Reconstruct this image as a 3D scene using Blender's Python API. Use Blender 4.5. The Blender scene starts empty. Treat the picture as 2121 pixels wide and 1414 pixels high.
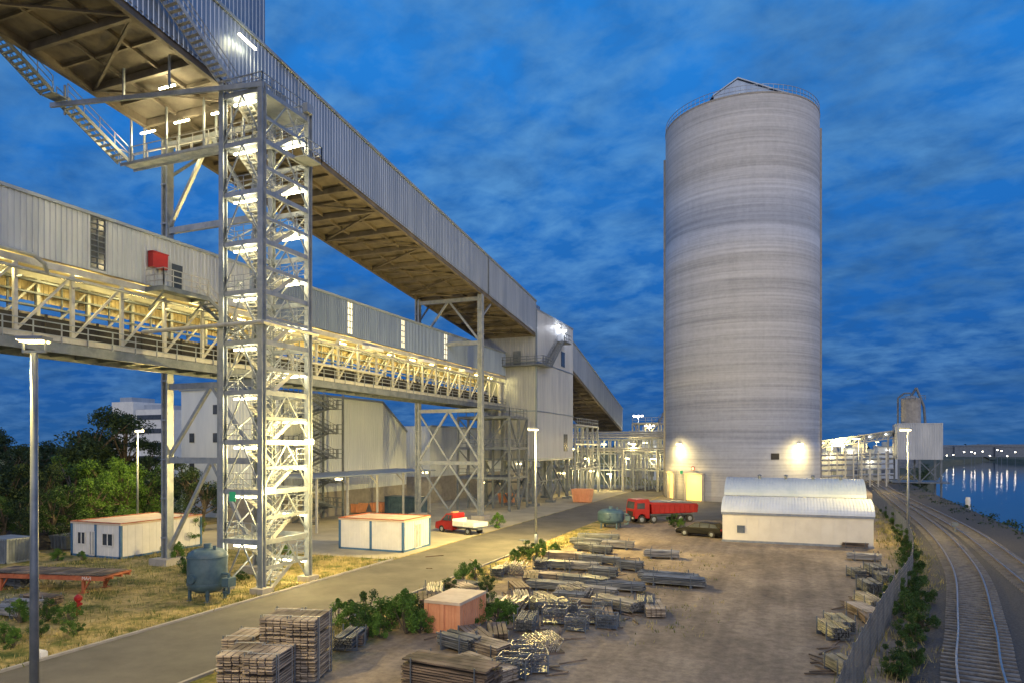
import bpy, math, random
from mathutils import Vector
R=random.Random(7)
sc=bpy.context.scene
COL=sc.collection
TH=math.atan(.4); cs,sn=math.cos(TH),math.sin(TH)
# ---- helpers: image pixels back-projected to ground positions from the bridge viewpoint (9 m high)
F=1414.;H=9.
def CW(x,y): return (cs*x-sn*y, sn*x+cs*y)
def S(u,v,z=0):
    D=F*(H-z)/(v-925.); return CW((u-1060.5)/F*D,D)
def B(u,D): return CW((u-1060.5)/F*D,D)

# ================= materials =================
def M(name,c1,c2=None,scale=3,rough=.7,metal=0.,bump=0.,bscale=30,stretch=(1,1,1),emis=None,es=0,lo=.35,hi=.65,spec=None,det=7):
    m=bpy.data.materials.new(name); m.use_nodes=True
    nt=m.node_tree; b=nt.nodes['Principled BSDF']
    b.inputs['Roughness'].default_value=rough; b.inputs['Metallic'].default_value=metal
    if spec is not None: b.inputs['Specular IOR Level'].default_value=spec
    b.inputs['Base Color'].default_value=(*c1,1)
    L=nt.links.new
    if c2 is not None or bump:
        tc=nt.nodes.new('ShaderNodeNewGeometry'); mp=nt.nodes.new('ShaderNodeMapping')
        mp.inputs['Scale'].default_value=stretch; L(tc.outputs['Position'],mp.inputs['Vector'])
    if c2 is not None:
        n=nt.nodes.new('ShaderNodeTexNoise'); n.inputs['Scale'].default_value=scale; n.inputs['Detail'].default_value=det; n.inputs['Roughness'].default_value=.65
        L(mp.outputs[0],n.inputs['Vector'])
        r=nt.nodes.new('ShaderNodeValToRGB'); r.color_ramp.elements[0].position=lo; r.color_ramp.elements[1].position=hi
        r.color_ramp.elements[0].color=(*c1,1); r.color_ramp.elements[1].color=(*c2,1)
        L(n.outputs[0],r.inputs[0]); L(r.outputs[0],b.inputs['Base Color'])
    if bump:
        n2=nt.nodes.new('ShaderNodeTexNoise'); n2.inputs['Scale'].default_value=bscale; n2.inputs['Detail'].default_value=5
        L(mp.outputs[0],n2.inputs['Vector'])
        bp=nt.nodes.new('ShaderNodeBump'); bp.inputs['Strength'].default_value=bump; bp.inputs['Distance'].default_value=.05
        L(n2.outputs[0],bp.inputs['Height']); L(bp.outputs[0],b.inputs['Normal'])
    if emis:
        b.inputs['Emission Color'].default_value=(*emis,1); b.inputs['Emission Strength'].default_value=es
    return m
m_steel=M('galvanised_steel',(.22,.26,.31),(.35,.38,.42),1.5,.42,.5)
m_steelw=M('pale_steel',(.32,.33,.34),(.46,.47,.46),1.5,.5,.25)
m_steeld=M('dark_steel',(.10,.125,.16),(.18,.21,.25),1.2,.5,.4)
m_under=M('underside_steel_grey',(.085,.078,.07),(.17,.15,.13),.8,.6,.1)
m_clad=M('cladding_blue_grey',(.21,.26,.34),(.30,.35,.43),.9,.42,.6,stretch=(1,1,.12))
m_cladl=M('cladding_pale',(.36,.39,.43),(.48,.51,.54),.9,.42,.5,stretch=(1,1,.12))
m_cladt=M('cladding_mid_grey',(.27,.30,.35),(.36,.39,.44),.9,.45,.4,stretch=(1,1,.12))
m_clads=M('cladding_slate',(.15,.20,.29),(.22,.28,.37),.9,.42,.6,stretch=(1,1,.12))
m_cladw=M('cladding_white',(.50,.57,.66),(.62,.68,.75),.6,.5,.1,stretch=(1,1,.15))
m_cladh=M('hall_roof_white',(.54,.59,.65),(.64,.68,.73),.6,.5,.1)
m_roof=M('roof_sheet',(.22,.27,.34),(.31,.36,.42),.3,.45,.4)
m_roofb=M('roof_pale_blue',(.38,.46,.56),(.48,.55,.64),.5,.4,.2)
m_dark=M('dark_glass',(.03,.04,.05),(.06,.07,.09),.8,.15)
m_black=M('black_rubber',(.02,.02,.02),(.04,.038,.035),3,.8)
m_conc=M('concrete',(.26,.25,.235),(.36,.345,.32),1.2,.9,bump=.2,bscale=12)
m_asph=M('asphalt',(.06,.058,.052),(.13,.122,.105),.35,.8,bump=.25,bscale=40,lo=.3,hi=.7)
m_pave=M('yard_concrete',(.24,.225,.175),(.40,.365,.27),.3,.9,bump=.15,bscale=20,lo=.3,hi=.7)
m_white=M('white_paint',(.64,.64,.62),(.76,.75,.72),.8,.5)
m_cream=M('cream_paint',(.68,.64,.54),(.78,.74,.63),.6,.55)
m_beige=M('beige_lining',(.36,.30,.18),(.52,.44,.28),.7,.7)
m_red=M('red_paint',(.27,.010,.010),(.34,.016,.015),1.5,.4)
m_blue=M('blue_paint',(.04,.12,.25),(.06,.16,.3),1.5,.45)
m_teal=M('teal_tank_paint',(.035,.075,.115),(.07,.125,.17),1.8,.5,.1)
m_orange=M('orange_paint',(.62,.27,.14),(.75,.36,.20),1.2,.6)
m_orangel=M('faded_orange_roof',(.50,.39,.28),(.64,.53,.41),1.,.7)
m_rust=M('rusty_orange_steel',(.30,.08,.035),(.45,.14,.06),2.5,.7)
m_wood=M('weathered_planks',(.10,.08,.065),(.48,.40,.31),1.2,.85,lo=.38,hi=.64,stretch=(.5,.5,12),det=2)
m_woodd=M('dark_planks',(.05,.04,.034),(.24,.18,.135),1.2,.85,lo=.38,hi=.64,stretch=(.5,.5,11),det=2)
m_pipe=M('scaffold_tube_steel',(.06,.07,.08),(.28,.29,.29),1.5,.45,.5,lo=.36,hi=.66,stretch=(.5,.5,14),det=2)
m_pipel=M('scaffold_tube_bright',(.13,.13,.13),(.48,.46,.42),1.5,.45,.4,lo=.36,hi=.66,stretch=(.5,.5,14),det=2)
m_leaf=M('foliage',(.016,.045,.012),(.06,.12,.026),.9,.6,spec=.2)
m_leafl=M('bright_foliage',(.035,.09,.015),(.12,.23,.04),1.6,.6,spec=.2)  # brighter leaf tone; on trees near the lamp it stands for lamplight
m_leafd=M('dark_foliage',(.014,.03,.016),(.038,.068,.03),.9,.7,spec=.2)
m_bark=M('bark',(.06,.05,.04),(.12,.1,.08),4,.9)
m_straw=M('dry_grass',(.09,.12,.03),(.46,.38,.17),.7,.9,spec=.1,lo=.4,hi=.6)
m_ball=M('ballast_gravel',(.022,.022,.024),(.085,.08,.076),9,.95,bump=.9,bscale=14)
m_rail=M('rail_steel',(.34,.31,.29),(.50,.46,.43),2,.28,.85)
m_sleep=M('concrete_sleeper',(.11,.10,.092),(.23,.215,.195),3,.9)
m_coal=M('coal',(.015,.015,.017),(.05,.05,.055),3,.9,bump=1,bscale=5)
m_carp=M('black_car_paint',(.004,.004,.005),None,1,.45,spec=.2)
m_fence=M('fence_grey_steel',(.09,.105,.13),(.15,.17,.20),1,.5,.4)
m_tube=M('tube_lamp_glow',(1,.95,.8),emis=(1,.88,.55),es=20)
m_tubey=M('yellow_lamp_glow',(1,.9,.6),emis=(1,.78,.32),es=14)
m_far=M('far_lamp_glow',(1,.95,.85),emis=(1,.9,.75),es=8)
m_doorg=M('lit_interior',(.8,.6,.25),emis=(1,.66,.16),es=1.3)
m_winlit=M('lit_window',(.8,.8,.7),emis=(1,.93,.72),es=.9)
m_headl=M('headlight_glass',(.7,.7,.7),None,1,.1)
m_green=M('green_sign',(.02,.3,.14),emis=(.05,.7,.35),es=.08)

# silo concrete
def silo_mat():
    m=bpy.data.materials.new('silo_concrete'); m.use_nodes=True; nt=m.node_tree; N=nt.nodes.new; L=nt.links.new
    b=nt.nodes['Principled BSDF']; b.inputs['Roughness'].default_value=.85
    g=N('ShaderNodeNewGeometry')
    def noise(scale,st,det=6,ro=.6):
        mp=N('ShaderNodeMapping'); mp.inputs['Scale'].default_value=st; L(g.outputs['Position'],mp.inputs['Vector'])
        n=N('ShaderNodeTexNoise'); n.inputs['Scale'].default_value=scale; n.inputs['Detail'].default_value=det; n.inputs['Roughness'].default_value=ro
        L(mp.outputs[0],n.inputs['Vector']); return n
    a=noise(1,(.012,.012,.55),8,.65); f=noise(1,(.04,.04,3.2),5,.7); s=noise(1,(1.1,1.1,.04),4); sp=noise(1.6,(1,1,1),8,.75)
    def math_(op,x,y):
        q=N('ShaderNodeMath'); q.operation=op
        for i,k in enumerate((x,y)):
            if isinstance(k,(int,float)): q.inputs[i].default_value=k
            else: L(k,q.inputs[i])
        return q.outputs[0]
    v=math_('MULTIPLY',a.outputs[0],.40); v=math_('ADD',v,math_('MULTIPLY',f.outputs[0],.36)); v=math_('ADD',v,math_('MULTIPLY',s.outputs[0],.08)); v=math_('ADD',v,math_('MULTIPLY',sp.outputs[0],.20))
    r=N('ShaderNodeValToRGB'); e=r.color_ramp.elements
    e[0].position=.42; e[0].color=(.33,.335,.35,1); e[1].position=.64; e[1].color=(.60,.605,.62,1)
    k=e.new(.53); k.color=(.475,.48,.495,1)
    L(v,r.inputs[0])
    sx=N('ShaderNodeSeparateXYZ'); L(g.outputs['Position'],sx.inputs[0])
    zz=math_('ADD',sx.outputs[2],math_('MULTIPLY',noise(1,(.05,.05,.25),3).outputs[0],1.2))
    zr=math_('DIVIDE',zz,70.)
    r2=N('ShaderNodeValToRGB'); e2=r2.color_ramp.elements; e2[0].position=0; e2[0].color=(.76,.76,.76,1); e2[1].position=1; e2[1].color=(1,1,1,1)
    for p,c in ((.14,.82),(.17,.76),(.24,.79),(.27,.93),(.33,.87),(.37,.98),(.50,.99),(.52,.93),(.54,1),(.650,1),(.660,.68),(.668,.82),(.70,.98),(.84,1),(.855,.93),(.87,1)):
        k=e2.new(p); k.color=(c,c,c,1)
    L(zr,r2.inputs[0])
    mx=N('ShaderNodeMixRGB'); mx.blend_type='MULTIPLY'; mx.inputs[0].default_value=1; L(r.outputs[0],mx.inputs[1]); L(r2.outputs[0],mx.inputs[2]); L(mx.outputs[0],b.inputs['Base Color'])
    bp=N('ShaderNodeBump'); bp.inputs['Strength'].default_value=.35; bp.inputs['Distance'].default_value=.1; L(f.outputs[0],bp.inputs['Height']); L(bp.outputs[0],b.inputs['Normal'])
    return m
m_silo=silo_mat()
def ground_mat():
    m=bpy.data.materials.new('ground_soil'); m.use_nodes=True; nt=m.node_tree; N=nt.nodes.new; L=nt.links.new
    b=nt.nodes['Principled BSDF']; b.inputs['Roughness'].default_value=.95; b.inputs['Specular IOR Level'].default_value=.15
    g=N('ShaderNodeNewGeometry')
    def noise(scale,det=7,ro=.65,st=(1,1,1)):
        mp=N('ShaderNodeMapping'); mp.inputs['Scale'].default_value=st; L(g.outputs['Position'],mp.inputs['Vector'])
        n=N('ShaderNodeTexNoise'); n.inputs['Scale'].default_value=scale; n.inputs['Detail'].default_value=det; n.inputs['Roughness'].default_value=ro; L(mp.outputs[0],n.inputs['Vector']); return n.outputs[0]
    def ramp(x,c):
        r=N('ShaderNodeValToRGB'); e=r.color_ramp.elements
        e[0].position,e[1].position=c[0][0],c[-1][0]; e[0].color=(*c[0][1],1); e[1].color=(*c[-1][1],1)
        for p,q in c[1:-1]:
            k=e.new(p); k.color=(*q,1)
        L(x,r.inputs[0]); return r.outputs[0]
    def mth(op,x,y):
        q=N('ShaderNodeMath'); q.operation=op
        for i,k in enumerate((x,y)):
            if isinstance(k,(int,float)): q.inputs[i].default_value=k
            else: L(k,q.inputs[i])
        return q.outputs[0]
    def mix(f,a,c,bt='MIX'):
        q=N('ShaderNodeMixRGB'); q.blend_type=bt
        if isinstance(f,(int,float)): q.inputs[0].default_value=f
        else: L(f,q.inputs[0])
        L(a,q.inputs[1]); L(c,q.inputs[2]); return q.outputs[0]
    dirt=ramp(noise(.16,9,.72,(1,.6,1)),[(.32,(.15,.125,.10)),(.48,(.27,.22,.165)),(.66,(.42,.345,.255))])
    fine=ramp(noise(2.2,8,.75),[(.32,(.64,.64,.64)),(.6,(1.1,1.08,1.05))])
    dirt=mix(1,dirt,fine,'MULTIPLY')
    tr=ramp(noise(.8,3,.5,(1.2,.04,1)),[(.38,(.68,.68,.72)),(.58,(1,1,1))])
    dirt=mix(.7,dirt,tr,'MULTIPLY')
    grass=ramp(noise(.5,8,.75),[(.36,(.05,.08,.02)),(.45,(.17,.165,.055)),(.54,(.38,.30,.13)),(.7,(.48,.40,.21))])
    grass=mix(1,grass,fine,'MULTIPLY')
    sx=N('ShaderNodeSeparateXYZ'); L(g.outputs['Position'],sx.inputs[0])
    xx=mth('ADD',sx.outputs[0],mth('MULTIPLY',mth('SUBTRACT',noise(.4),.5),7))
    f=mth('MULTIPLY',mth('ADD',xx,19.),.5); q=N('ShaderNodeClamp'); L(f,q.inputs[0])
    c=mix(q.outputs[0],grass,dirt)
    xf=mth('SUBTRACT',xx,mth('ADD',mth('MULTIPLY',sx.outputs[1],.11),.8))
    q2=N('ShaderNodeClamp'); L(mth('MULTIPLY',xf,.6),q2.inputs[0])
    soil=ramp(noise(.7,8,.7),[(.35,(.05,.055,.03)),(.6,(.14,.13,.09))])
    c=mix(q2.outputs[0],c,soil)
    L(c,b.inputs['Base Color'])
    bp=N('ShaderNodeBump'); bp.inputs['Strength'].default_value=.6; bp.inputs['Distance'].default_value=.06; L(noise(5,8,.7),bp.inputs['Height']); L(bp.outputs[0],b.inputs['Normal'])
    return m
m_ground=ground_mat()
m_water=M('river_water',(.012,.03,.05),None,1,.06,bump=.35,bscale=1.6,stretch=(1,.5,1))

# ================= mesh builder =================
class MB:
    def __init__(s): s.v=[];s.f=[]
    def add(s,vs,fs):
        o=len(s.v); s.v.extend(tuple(v) for v in vs); s.f.extend(tuple(o+i for i in f) for f in fs)
    def box(s,x0,x1,y0,y1,z0,z1):
        s.add([(x0,y0,z0),(x1,y0,z0),(x1,y1,z0),(x0,y1,z0),(x0,y0,z1),(x1,y0,z1),(x1,y1,z1),(x0,y1,z1)],
              [(3,2,1,0),(4,5,6,7),(0,1,5,4),(1,2,6,5),(2,3,7,6),(3,0,4,7)])
    def beam(s,p,q,w,h=None):
        h=h or w; p=Vector(p);q=Vector(q);d=(q-p)
        if d.length<1e-5:return
        d.normalize(); up=Vector((0,0,1)) if abs(d.z)<.95 else Vector((0,1,0))
        a=d.cross(up).normalized()*(w/2); b=a.cross(d).normalized()*(h/2)
        s.add([p-a-b,p+a-b,p+a+b,p-a+b,q-a-b,q+a-b,q+a+b,q-a+b],[(3,2,1,0),(4,5,6,7),(0,1,5,4),(1,2,6,5),(2,3,7,6),(3,0,4,7)])
    def tube(s,p,q,r,n=8,r2=None,cap=True):
        r2=r if r2 is None else r2
        p=Vector(p);q=Vector(q);d=(q-p).normalized(); up=Vector((0,0,1)) if abs(d.z)<.95 else Vector((0,1,0))
        a=d.cross(up).normalized(); b=a.cross(d).normalized(); vs=[]
        for c,rr in ((p,r),(q,r2)):
            for i in range(n):
                t=2*math.pi*i/n; vs.append(c+a*(rr*math.cos(t))+b*(rr*math.sin(t)))
        fs=[(i,(i+1)%n,n+(i+1)%n,n+i) for i in range(n)]
        if cap: fs+=[tuple(range(n-1,-1,-1)),tuple(range(n,2*n))]
        s.add(vs,fs)
    def path(s,pts,r,n=8):
        for a,b in zip(pts,pts[1:]): s.tube(a,b,r,n)
    def lathe(s,c,prof,n=24):
        vs=[];k=len(prof)
        for r,z in prof:
            for i in range(n):
                t=2*math.pi*i/n; vs.append((c[0]+r*math.cos(t),c[1]+r*math.sin(t),c[2]+z))
        fs=[]
        for j in range(k-1):
            for i in range(n): fs.append((j*n+i,j*n+(i+1)%n,(j+1)*n+(i+1)%n,(j+1)*n+i))
        fs.append(tuple(range(n-1,-1,-1))); fs.append(tuple(range((k-1)*n,k*n)))
        s.add(vs,fs)
    def prism(s,pts,y0,y1,wf=None):
        n=len(pts)
        if wf: vs=[(x,-wf(z),z) for x,z in pts]+[(x,wf(z),z) for x,z in pts]
        else: vs=[(x,y0,z) for x,z in pts]+[(x,y1,z) for x,z in pts]
        fs=[(i,(i+1)%n,n+(i+1)%n,n+i) for i in range(n)]+[tuple(range(n-1,-1,-1)),tuple(range(n,2*n))]
        s.add(vs,fs)
    def corr(s,p0,p1,zb,zt,nrm,pitch=.33,dep=.05):
        p0=Vector((p0[0],p0[1]));p1=Vector((p1[0],p1[1]));Ln=(p1-p0).length; d=(p1-p0)/Ln; nn=Vector(nrm)
        n=max(1,int(Ln/pitch)); pt=Ln/n; prof=[]
        for i in range(n):
            prof+=[(i*pt,0),(i*pt+.45*pt,0),(i*pt+.55*pt,dep),(i*pt+.9*pt,dep)]
        prof.append((Ln,0)); vs=[];fs=[]
        fb=zb if callable(zb) else (lambda t:zb); ft=zt if callable(zt) else (lambda t:zt)
        for t,o in prof:
            q=p0+d*t+nn*o; vs+=[(q.x,q.y,fb(t)),(q.x,q.y,ft(t))]
        for i in range(len(prof)-1): fs.append((2*i,2*i+2,2*i+3,2*i+1))
        s.add(vs,fs)
    def rail(s,pts,h=1.1,w=.05,post=1.5,mids=(.55,)):
        for a,b in zip(pts,pts[1:]):
            a=Vector(a);b=Vector(b);L=(b-a).length
            for k in (h,)+tuple(mids): s.beam(a+Vector((0,0,k)),b+Vector((0,0,k)),w)
            n=max(1,round(L/post))
            for i in range(n+1):
                c=a+(b-a)*(i/n); s.beam(c,c+Vector((0,0,h)),w)
    def stair(s,p,q,wv,tread=.25,rails=True,mbr=None):
        p=Vector(p);q=Vector(q);wv=Vector(wv); mbr=mbr or s
        for o in (Vector((0,0,0)),wv): s.beam(p+o,q+o,.06,.26)
        hz=Vector((q.x-p.x,q.y-p.y,0)); n=max(2,int((q.z-p.z)/.19)); hd=hz.normalized()*.24
        for i in range(n):
            c=p+(q-p)*((i+.5)/n); a=c-hd/2; 
            s.add([a,a+hd,a+hd+wv,a+wv,a+Vector((0,0,-.04)),a+hd+Vector((0,0,-.04)),a+hd+wv+Vector((0,0,-.04)),a+wv+Vector((0,0,-.04))],[(0,1,2,3),(7,6,5,4),(0,4,5,1),(1,5,6,2),(2,6,7,3),(3,7,4,0)])
        if rails:
            for o in (Vector((0,0,0)),wv): mbr.rail([p+o,q+o],1.0,.045,1.2)
def mkmesh(name,mb,mat,off=(0,0,0),smooth=False):
    me=bpy.data.meshes.new(name); ox,oy,oz=off
    me.from_pydata([(x-ox,y-oy,z-oz) for x,y,z in mb.v],[],mb.f)
    me.materials.append(mat)
    if smooth: me.polygons.foreach_set('use_smooth',[True]*len(me.polygons))
    me.update(); return me
OFF={}
def thing(name,label,cat,loc=(0,0,0),group=None,local=False):
    e=bpy.data.objects.new(name,None); e.empty_display_size=.5; e.location=loc; COL.objects.link(e)
    e['label']=label; e['category']=cat
    if group: e['group']=group
    OFF[e.name]=(0,0,0) if local else tuple(loc); return e
def part(name,mb,mat,par,smooth=False,label=None,stuff=False):
    off=OFF[par.name]; me=mkmesh(name,mb,mat,off,smooth); o=bpy.data.objects.new(name,me); COL.objects.link(o); o.parent=par; OFF[o.name]=off
    if label:o['label']=label
    if stuff:o['kind']='stuff'
    return o
def solo(name,mb,mat,label,cat,origin=None,group=None,smooth=False):
    if origin is None:
        xs=[v[0] for v in mb.v];ys=[v[1] for v in mb.v];zs=[v[2] for v in mb.v]
        origin=((min(xs)+max(xs))/2,(min(ys)+max(ys))/2,min(zs))
    me=mkmesh(name,mb,mat,origin,smooth); o=bpy.data.objects.new(name,me); o.location=origin; COL.objects.link(o)
    o['label']=label;o['category']=cat
    if group:o['group']=group
    OFF[o.name]=tuple(origin); return o
def struct(name,mb,mat):
    me=mkmesh(name,mb,mat); o=bpy.data.objects.new(name,me); COL.objects.link(o); o['kind']='structure'; return o
def dup(root,loc,rz=0,scale=None,label=None):
    n=root.copy(); COL.objects.link(n); n.location=loc; n.rotation_euler=(0,0,rz)
    if scale: n.scale=scale
    if label: n['label']=label
    def rec(o,no):
        for ch in o.children:
            c=ch.copy(); COL.objects.link(c); c.parent=no; rec(ch,c)
    rec(root,n); return n
def glow(par,loc,power,col=(1,.85,.6),rad=.25,name='lamp_light'):
    l=bpy.data.lights.new(name,'POINT'); l.energy=power; l.color=col; l.shadow_soft_size=rad
    o=bpy.data.objects.new(name,l); off=OFF[par.name]; o.location=(loc[0]-off[0],loc[1]-off[1],loc[2]-off[2]); COL.objects.link(o); o.parent=par; return o
WARM=(1,.80,.38); YEL=(1,.72,.22)

# ================= ground, river, roads =================
rows=[(-400,28,260),(155,28,242),(262,47,225),(491,95,185),(585,124,158),(650,150,154),(3500,900,904)]
mb=MB()
for (y0,n0,f0),(y1,n1,f1) in zip(rows,rows[1:]):
    def pts(n,f): 
        w=min(4,(f-n)*.3); return [(-4000,0),(n-6,0),(n-w*.1,-3.4),(f+w*.1,-3.4),(f+4,0),(4000,0)]
    a=pts(n0,f0); b=pts(n1,f1)
    for i in range(5):
        mb.add([(a[i][0],y0,a[i][1]),(a[i+1][0],y0,a[i+1][1]),(b[i+1][0],y1,b[i+1][1]),(b[i][0],y1,b[i][1])],[(0,1,2,3)])
struct('ground',mb,m_ground)
mb=MB()
for (y0,n0,f0),(y1,n1,f1) in zip(rows,rows[1:]):
    if y0>=650: continue
    mb.add([(n0-3,y0,-3),(f0+3,y0,-3),(f1+3,y1,-3),(n1-3,y1,-3)],[(0,1,2,3)])
struct('river_water',mb,m_water)
mb=MB(); 
for i in range(20): mb.add([(-29,-40+i*10,.008),(-21.3,-40+i*10,.008),(-21.3,-30+i*10,.008),(-29,-30+i*10,.008)],[(0,1,2,3)])
struct('road',mb,m_asph)
mb=MB(); mb.box(-29.18,-29.0,-40,47,0,.11); struct('kerb',mb,m_conc)
mb=MB(); mb.box(-21.3,-21.15,-40,62,0,.11); struct('kerb',mb,m_conc)
mb=MB(); mb.add([(-49,46.5,.012),(-29.19,47.2,.012),(-29.19,160,.012),(-62,160,.012),(-62,60,.012)],[(0,1,2,3,4)]); struct('yard_paving',mb,m_pave)
mb=MB(); mb.add([(-21,84,.006),(4,90,.006),(8,128,.006),(-21,128,.006)],[(0,1,2,3)]); struct('yard_asphalt',mb,m_asph)
for u,v in ((790,1162),(1085,1118)):
    x,y=S(u,v); mb=MB(); mb.box(x-.45,x+.45,y-.45,y+.45,.01,.03)
    for i in range(5): mb.box(x-.4,x+.4,y-.36+i*.17,y-.3+i*.17,.03,.04)
    solo('drain_cover',mb,m_steeld,'dark iron drain cover set in the road','drain cover',group='drain covers')

# railway
def spline(P,n=14):
    out=[]
    for i in range(len(P)-1):
        p0=P[max(i-1,0)];p1=P[i];p2=P[i+1];p3=P[min(i+2,len(P)-1)]
        for k in range(n):
            t=k/n; out.append(tuple(.5*((2*p1[j])+(-p0[j]+p2[j])*t+(2*p0[j]-5*p1[j]+4*p2[j]-p3[j])*t*t+(-p0[j]+3*p1[j]-3*p2[j]+p3[j])*t**3) for j in (0,1)))
    out.append(P[-1]); return out
def resample(P,step):
    out=[];acc=0;nxt=0
    for a,b in zip(P,P[1:]):
        L=math.dist(a,b); 
        while nxt<=acc+L:
            t=(nxt-acc)/L; out.append((a[0]+(b[0]-a[0])*t,a[1]+(b[1]-a[1])*t,(b[0]-a[0])/L,(b[1]-a[1])/L)); nxt+=step
        acc+=L
    return out
T1=spline([(3.2,5),(5.0,18),(6.9,30.7),(8.8,40),(12.1,58.5),(14.6,84),(16.4,120),(19,169),(24,260),(40,420)])
T2=spline([(12.3,20),(13.5,36),(15.4,57.8),(17.4,81),(18.3,105),(18.9,135),(21.2,180),(30,262),(45,420)])
mb=MB(); P=resample(T1,3)
for a,b in zip(P,P[1:]):
    def e(p,o,z): return (p[0]+p[3]*o,p[1]-p[2]*o,z)
    w=8.5
    for o0,z0,o1,z1 in ((-2.3,.012,-1.7,.13),(-1.7,.13,w-.6,.13),(w-.6,.13,w,.012)):
        mb.add([e(a,o0,z0),e(a,o1,z1),e(b,o1,z1),e(b,o0,z0)],[(0,1,2,3)])
struct('railway_ballast',mb,m_ball)
for T,lab in ((T1,'curving single railway track on concrete sleepers beside a fence'),(T2,'second railway track on sleepers along the river bank')):
    p0=T[0]; tr=thing('railway_track',lab,'railway track',(p0[0],p0[1],0),group='railway tracks beside the river')
    P=resample(T,1.5)
    for side in (-.75,.75):
        mb=MB()
        for a,b in zip(P,P[1:]):
            mb.beam((a[0]+a[3]*side,a[1]-a[2]*side,.31),(b[0]+b[3]*side,b[1]-b[2]*side,.31),.075,.17)
        part('rail',mb,m_rail,tr)
    Q=resample(T,.62); Q=[q for q in Q if q[1]>22]
    base=MB(); base.box(-1.3,1.3,-.12,.12,.08,.20); me=mkmesh('sleeper',base,m_sleep)
    for q in Q[:100]:
        o=bpy.data.objects.new('sleeper',me); COL.objects.link(o); o.parent=tr; o.location=(q[0]-p0[0],q[1]-p0[1],0); o.rotation_euler=(0,0,-math.atan2(q[2],q[3]))
    mb=MB()
    for q in Q[100:330]: mb.beam((q[0]-q[3]*1.3,q[1]+q[2]*1.3,.14),(q[0]+q[3]*1.3,q[1]-q[2]*1.3,.14),.24,.12)
    part('sleepers',mb,m_sleep,tr,stuff=True)
x,y=S(1978,1104); mb=MB(); mb.tube((x,y,0),(x,y,.8),.1,10); mb.box(x-.3,x+.3,y-.12,y+.12,.8,1.15); mb.beam((x,y,.2),(x+1.2,y-.5,.2),.08); solo('track_switch_lever',mb,m_steeld,'small dark switch lever box beside the track','switch lever')

# ================= upper inclined gallery =================
UX0,UX1=-44.4,-34.9
zb=lambda y:28.1-.12*(y-78)
Y0=-14.
def gallery(name,label,y0,y1,zf,hgt,x0,x1,step=4.2,clad=m_clad):
    t=thing(name,label,'conveyor gallery',((x0+x1)/2,y0,0))
    mb=MB(); mb.corr((x1,y0),(x1,y1),lambda d:zf(y0+d)+.25,lambda d:zf(y0+d)+hgt,(1,0),.36,.04); mb.corr((x0,y0),(x0,y1),lambda d:zf(y0+d)+.25,lambda d:zf(y0+d)+hgt,(-1,0),.36,.04)
    mb.add([(x0,y0,zf(y0)+.25),(x1,y0,zf(y0)+.25),(x1,y0,zf(y0)+hgt),(x0,y0,zf(y0)+hgt)],[(0,1,2,3)])
    mb.add([(x0,y1,zf(y1)+.25),(x1,y1,zf(y1)+.25),(x1,y1,zf(y1)+hgt),(x0,y1,zf(y1)+hgt)],[(3,2,1,0)])
    part('cladding_wall',mb,clad,t)
    mb=MB(); xm=(x0+x1)/2
    for xa,xb,za,zc in ((x0-.15,xm,0,.35),(xm,x1+.15,.35,0)):
        mb.add([(xa,y0,zf(y0)+hgt+za+.03),(xb,y0,zf(y0)+hgt+zc+.03),(xb,y1,zf(y1)+hgt+zc+.03),(xa,y1,zf(y1)+hgt+za+.03)],[(0,1,2,3)])
    for x in (x0-.1,x1+.1): mb.beam((x,y0,zf(y0)+hgt),(x,y1,zf(y1)+hgt),.1,.22)
    part('roof',mb,m_roof,t)
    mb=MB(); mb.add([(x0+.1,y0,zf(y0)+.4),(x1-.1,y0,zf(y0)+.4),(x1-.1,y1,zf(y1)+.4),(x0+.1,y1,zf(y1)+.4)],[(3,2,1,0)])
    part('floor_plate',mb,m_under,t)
    mb=MB()
    for x in (x0+.15,x1-.15): 
        mb.beam((x,y0,zf(y0)+.1),(x,y1,zf(y1)+.1),.12,.6); 
        for dz in (-.22,.42): mb.beam((x,y0,zf(y0)+dz),(x,y1,zf(y1)+dz),.34,.05)
    for x in (x0+(x1-x0)*.33,x0+(x1-x0)*.67): mb.beam((x,y0,zf(y0)+.25),(x,y1,zf(y1)+.25),.18,.26)
    n=int((y1-y0)/step); st=(y1-y0)/n
    for i in range(n+1):
        y=y0+i*st; mb.beam((x0+.2,y,zf(y)+.1),(x1-.2,y,zf(y)+.1),.26,.5)
        if i<n:
            a=(x0+.3,y,zf(y)+.02);b=(x1-.3,y+st,zf(y+st)+.02);c=(x1-.3,y,zf(y)+.02);d=(x0+.3,y+st,zf(y+st)+.02)
            if i%2: mb.beam(a,b,.16,.14)
            else: mb.beam(c,d,.16,.14)
            mb.beam((x0+.2,y+st/2,zf(y+st/2)+.28),(x1-.2,y+st/2,zf(y+st/2)+.28),.14,.2)
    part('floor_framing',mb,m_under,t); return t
ug=gallery('upper_conveyor_gallery','long inclined grey corrugated conveyor gallery high on steel legs',Y0,97,zb,5.1,UX0,UX1)
mb=MB(); zt=lambda y:zb(y)+5.1
mb.corr((-35.1,Y0),(-35.1,39.4),lambda d:zt(Y0+d)-.1,lambda d:zt(Y0+d)+4.2,(1,0),.36,.04); mb.corr((-43.9,39.4),(-35.1,39.4),zt(39.4)-.1,zt(39.4)+4.2,(0,1),.36,.04)
mb.corr((-43.9,Y0),(-43.9,39.4),lambda d:zt(Y0+d)-.1,lambda d:zt(Y0+d)+4.2,(-1,0),.36,.04)
mb.add([(-44,Y0,zt(Y0)+4.2),(-35,Y0,zt(Y0)+4.2),(-35,39.5,zt(39.5)+4.2),(-44,39.5,zt(39.5)+4.2)],[(0,1,2,3)])
part('raised_roof_housing',mb,m_clads,ug)
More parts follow.
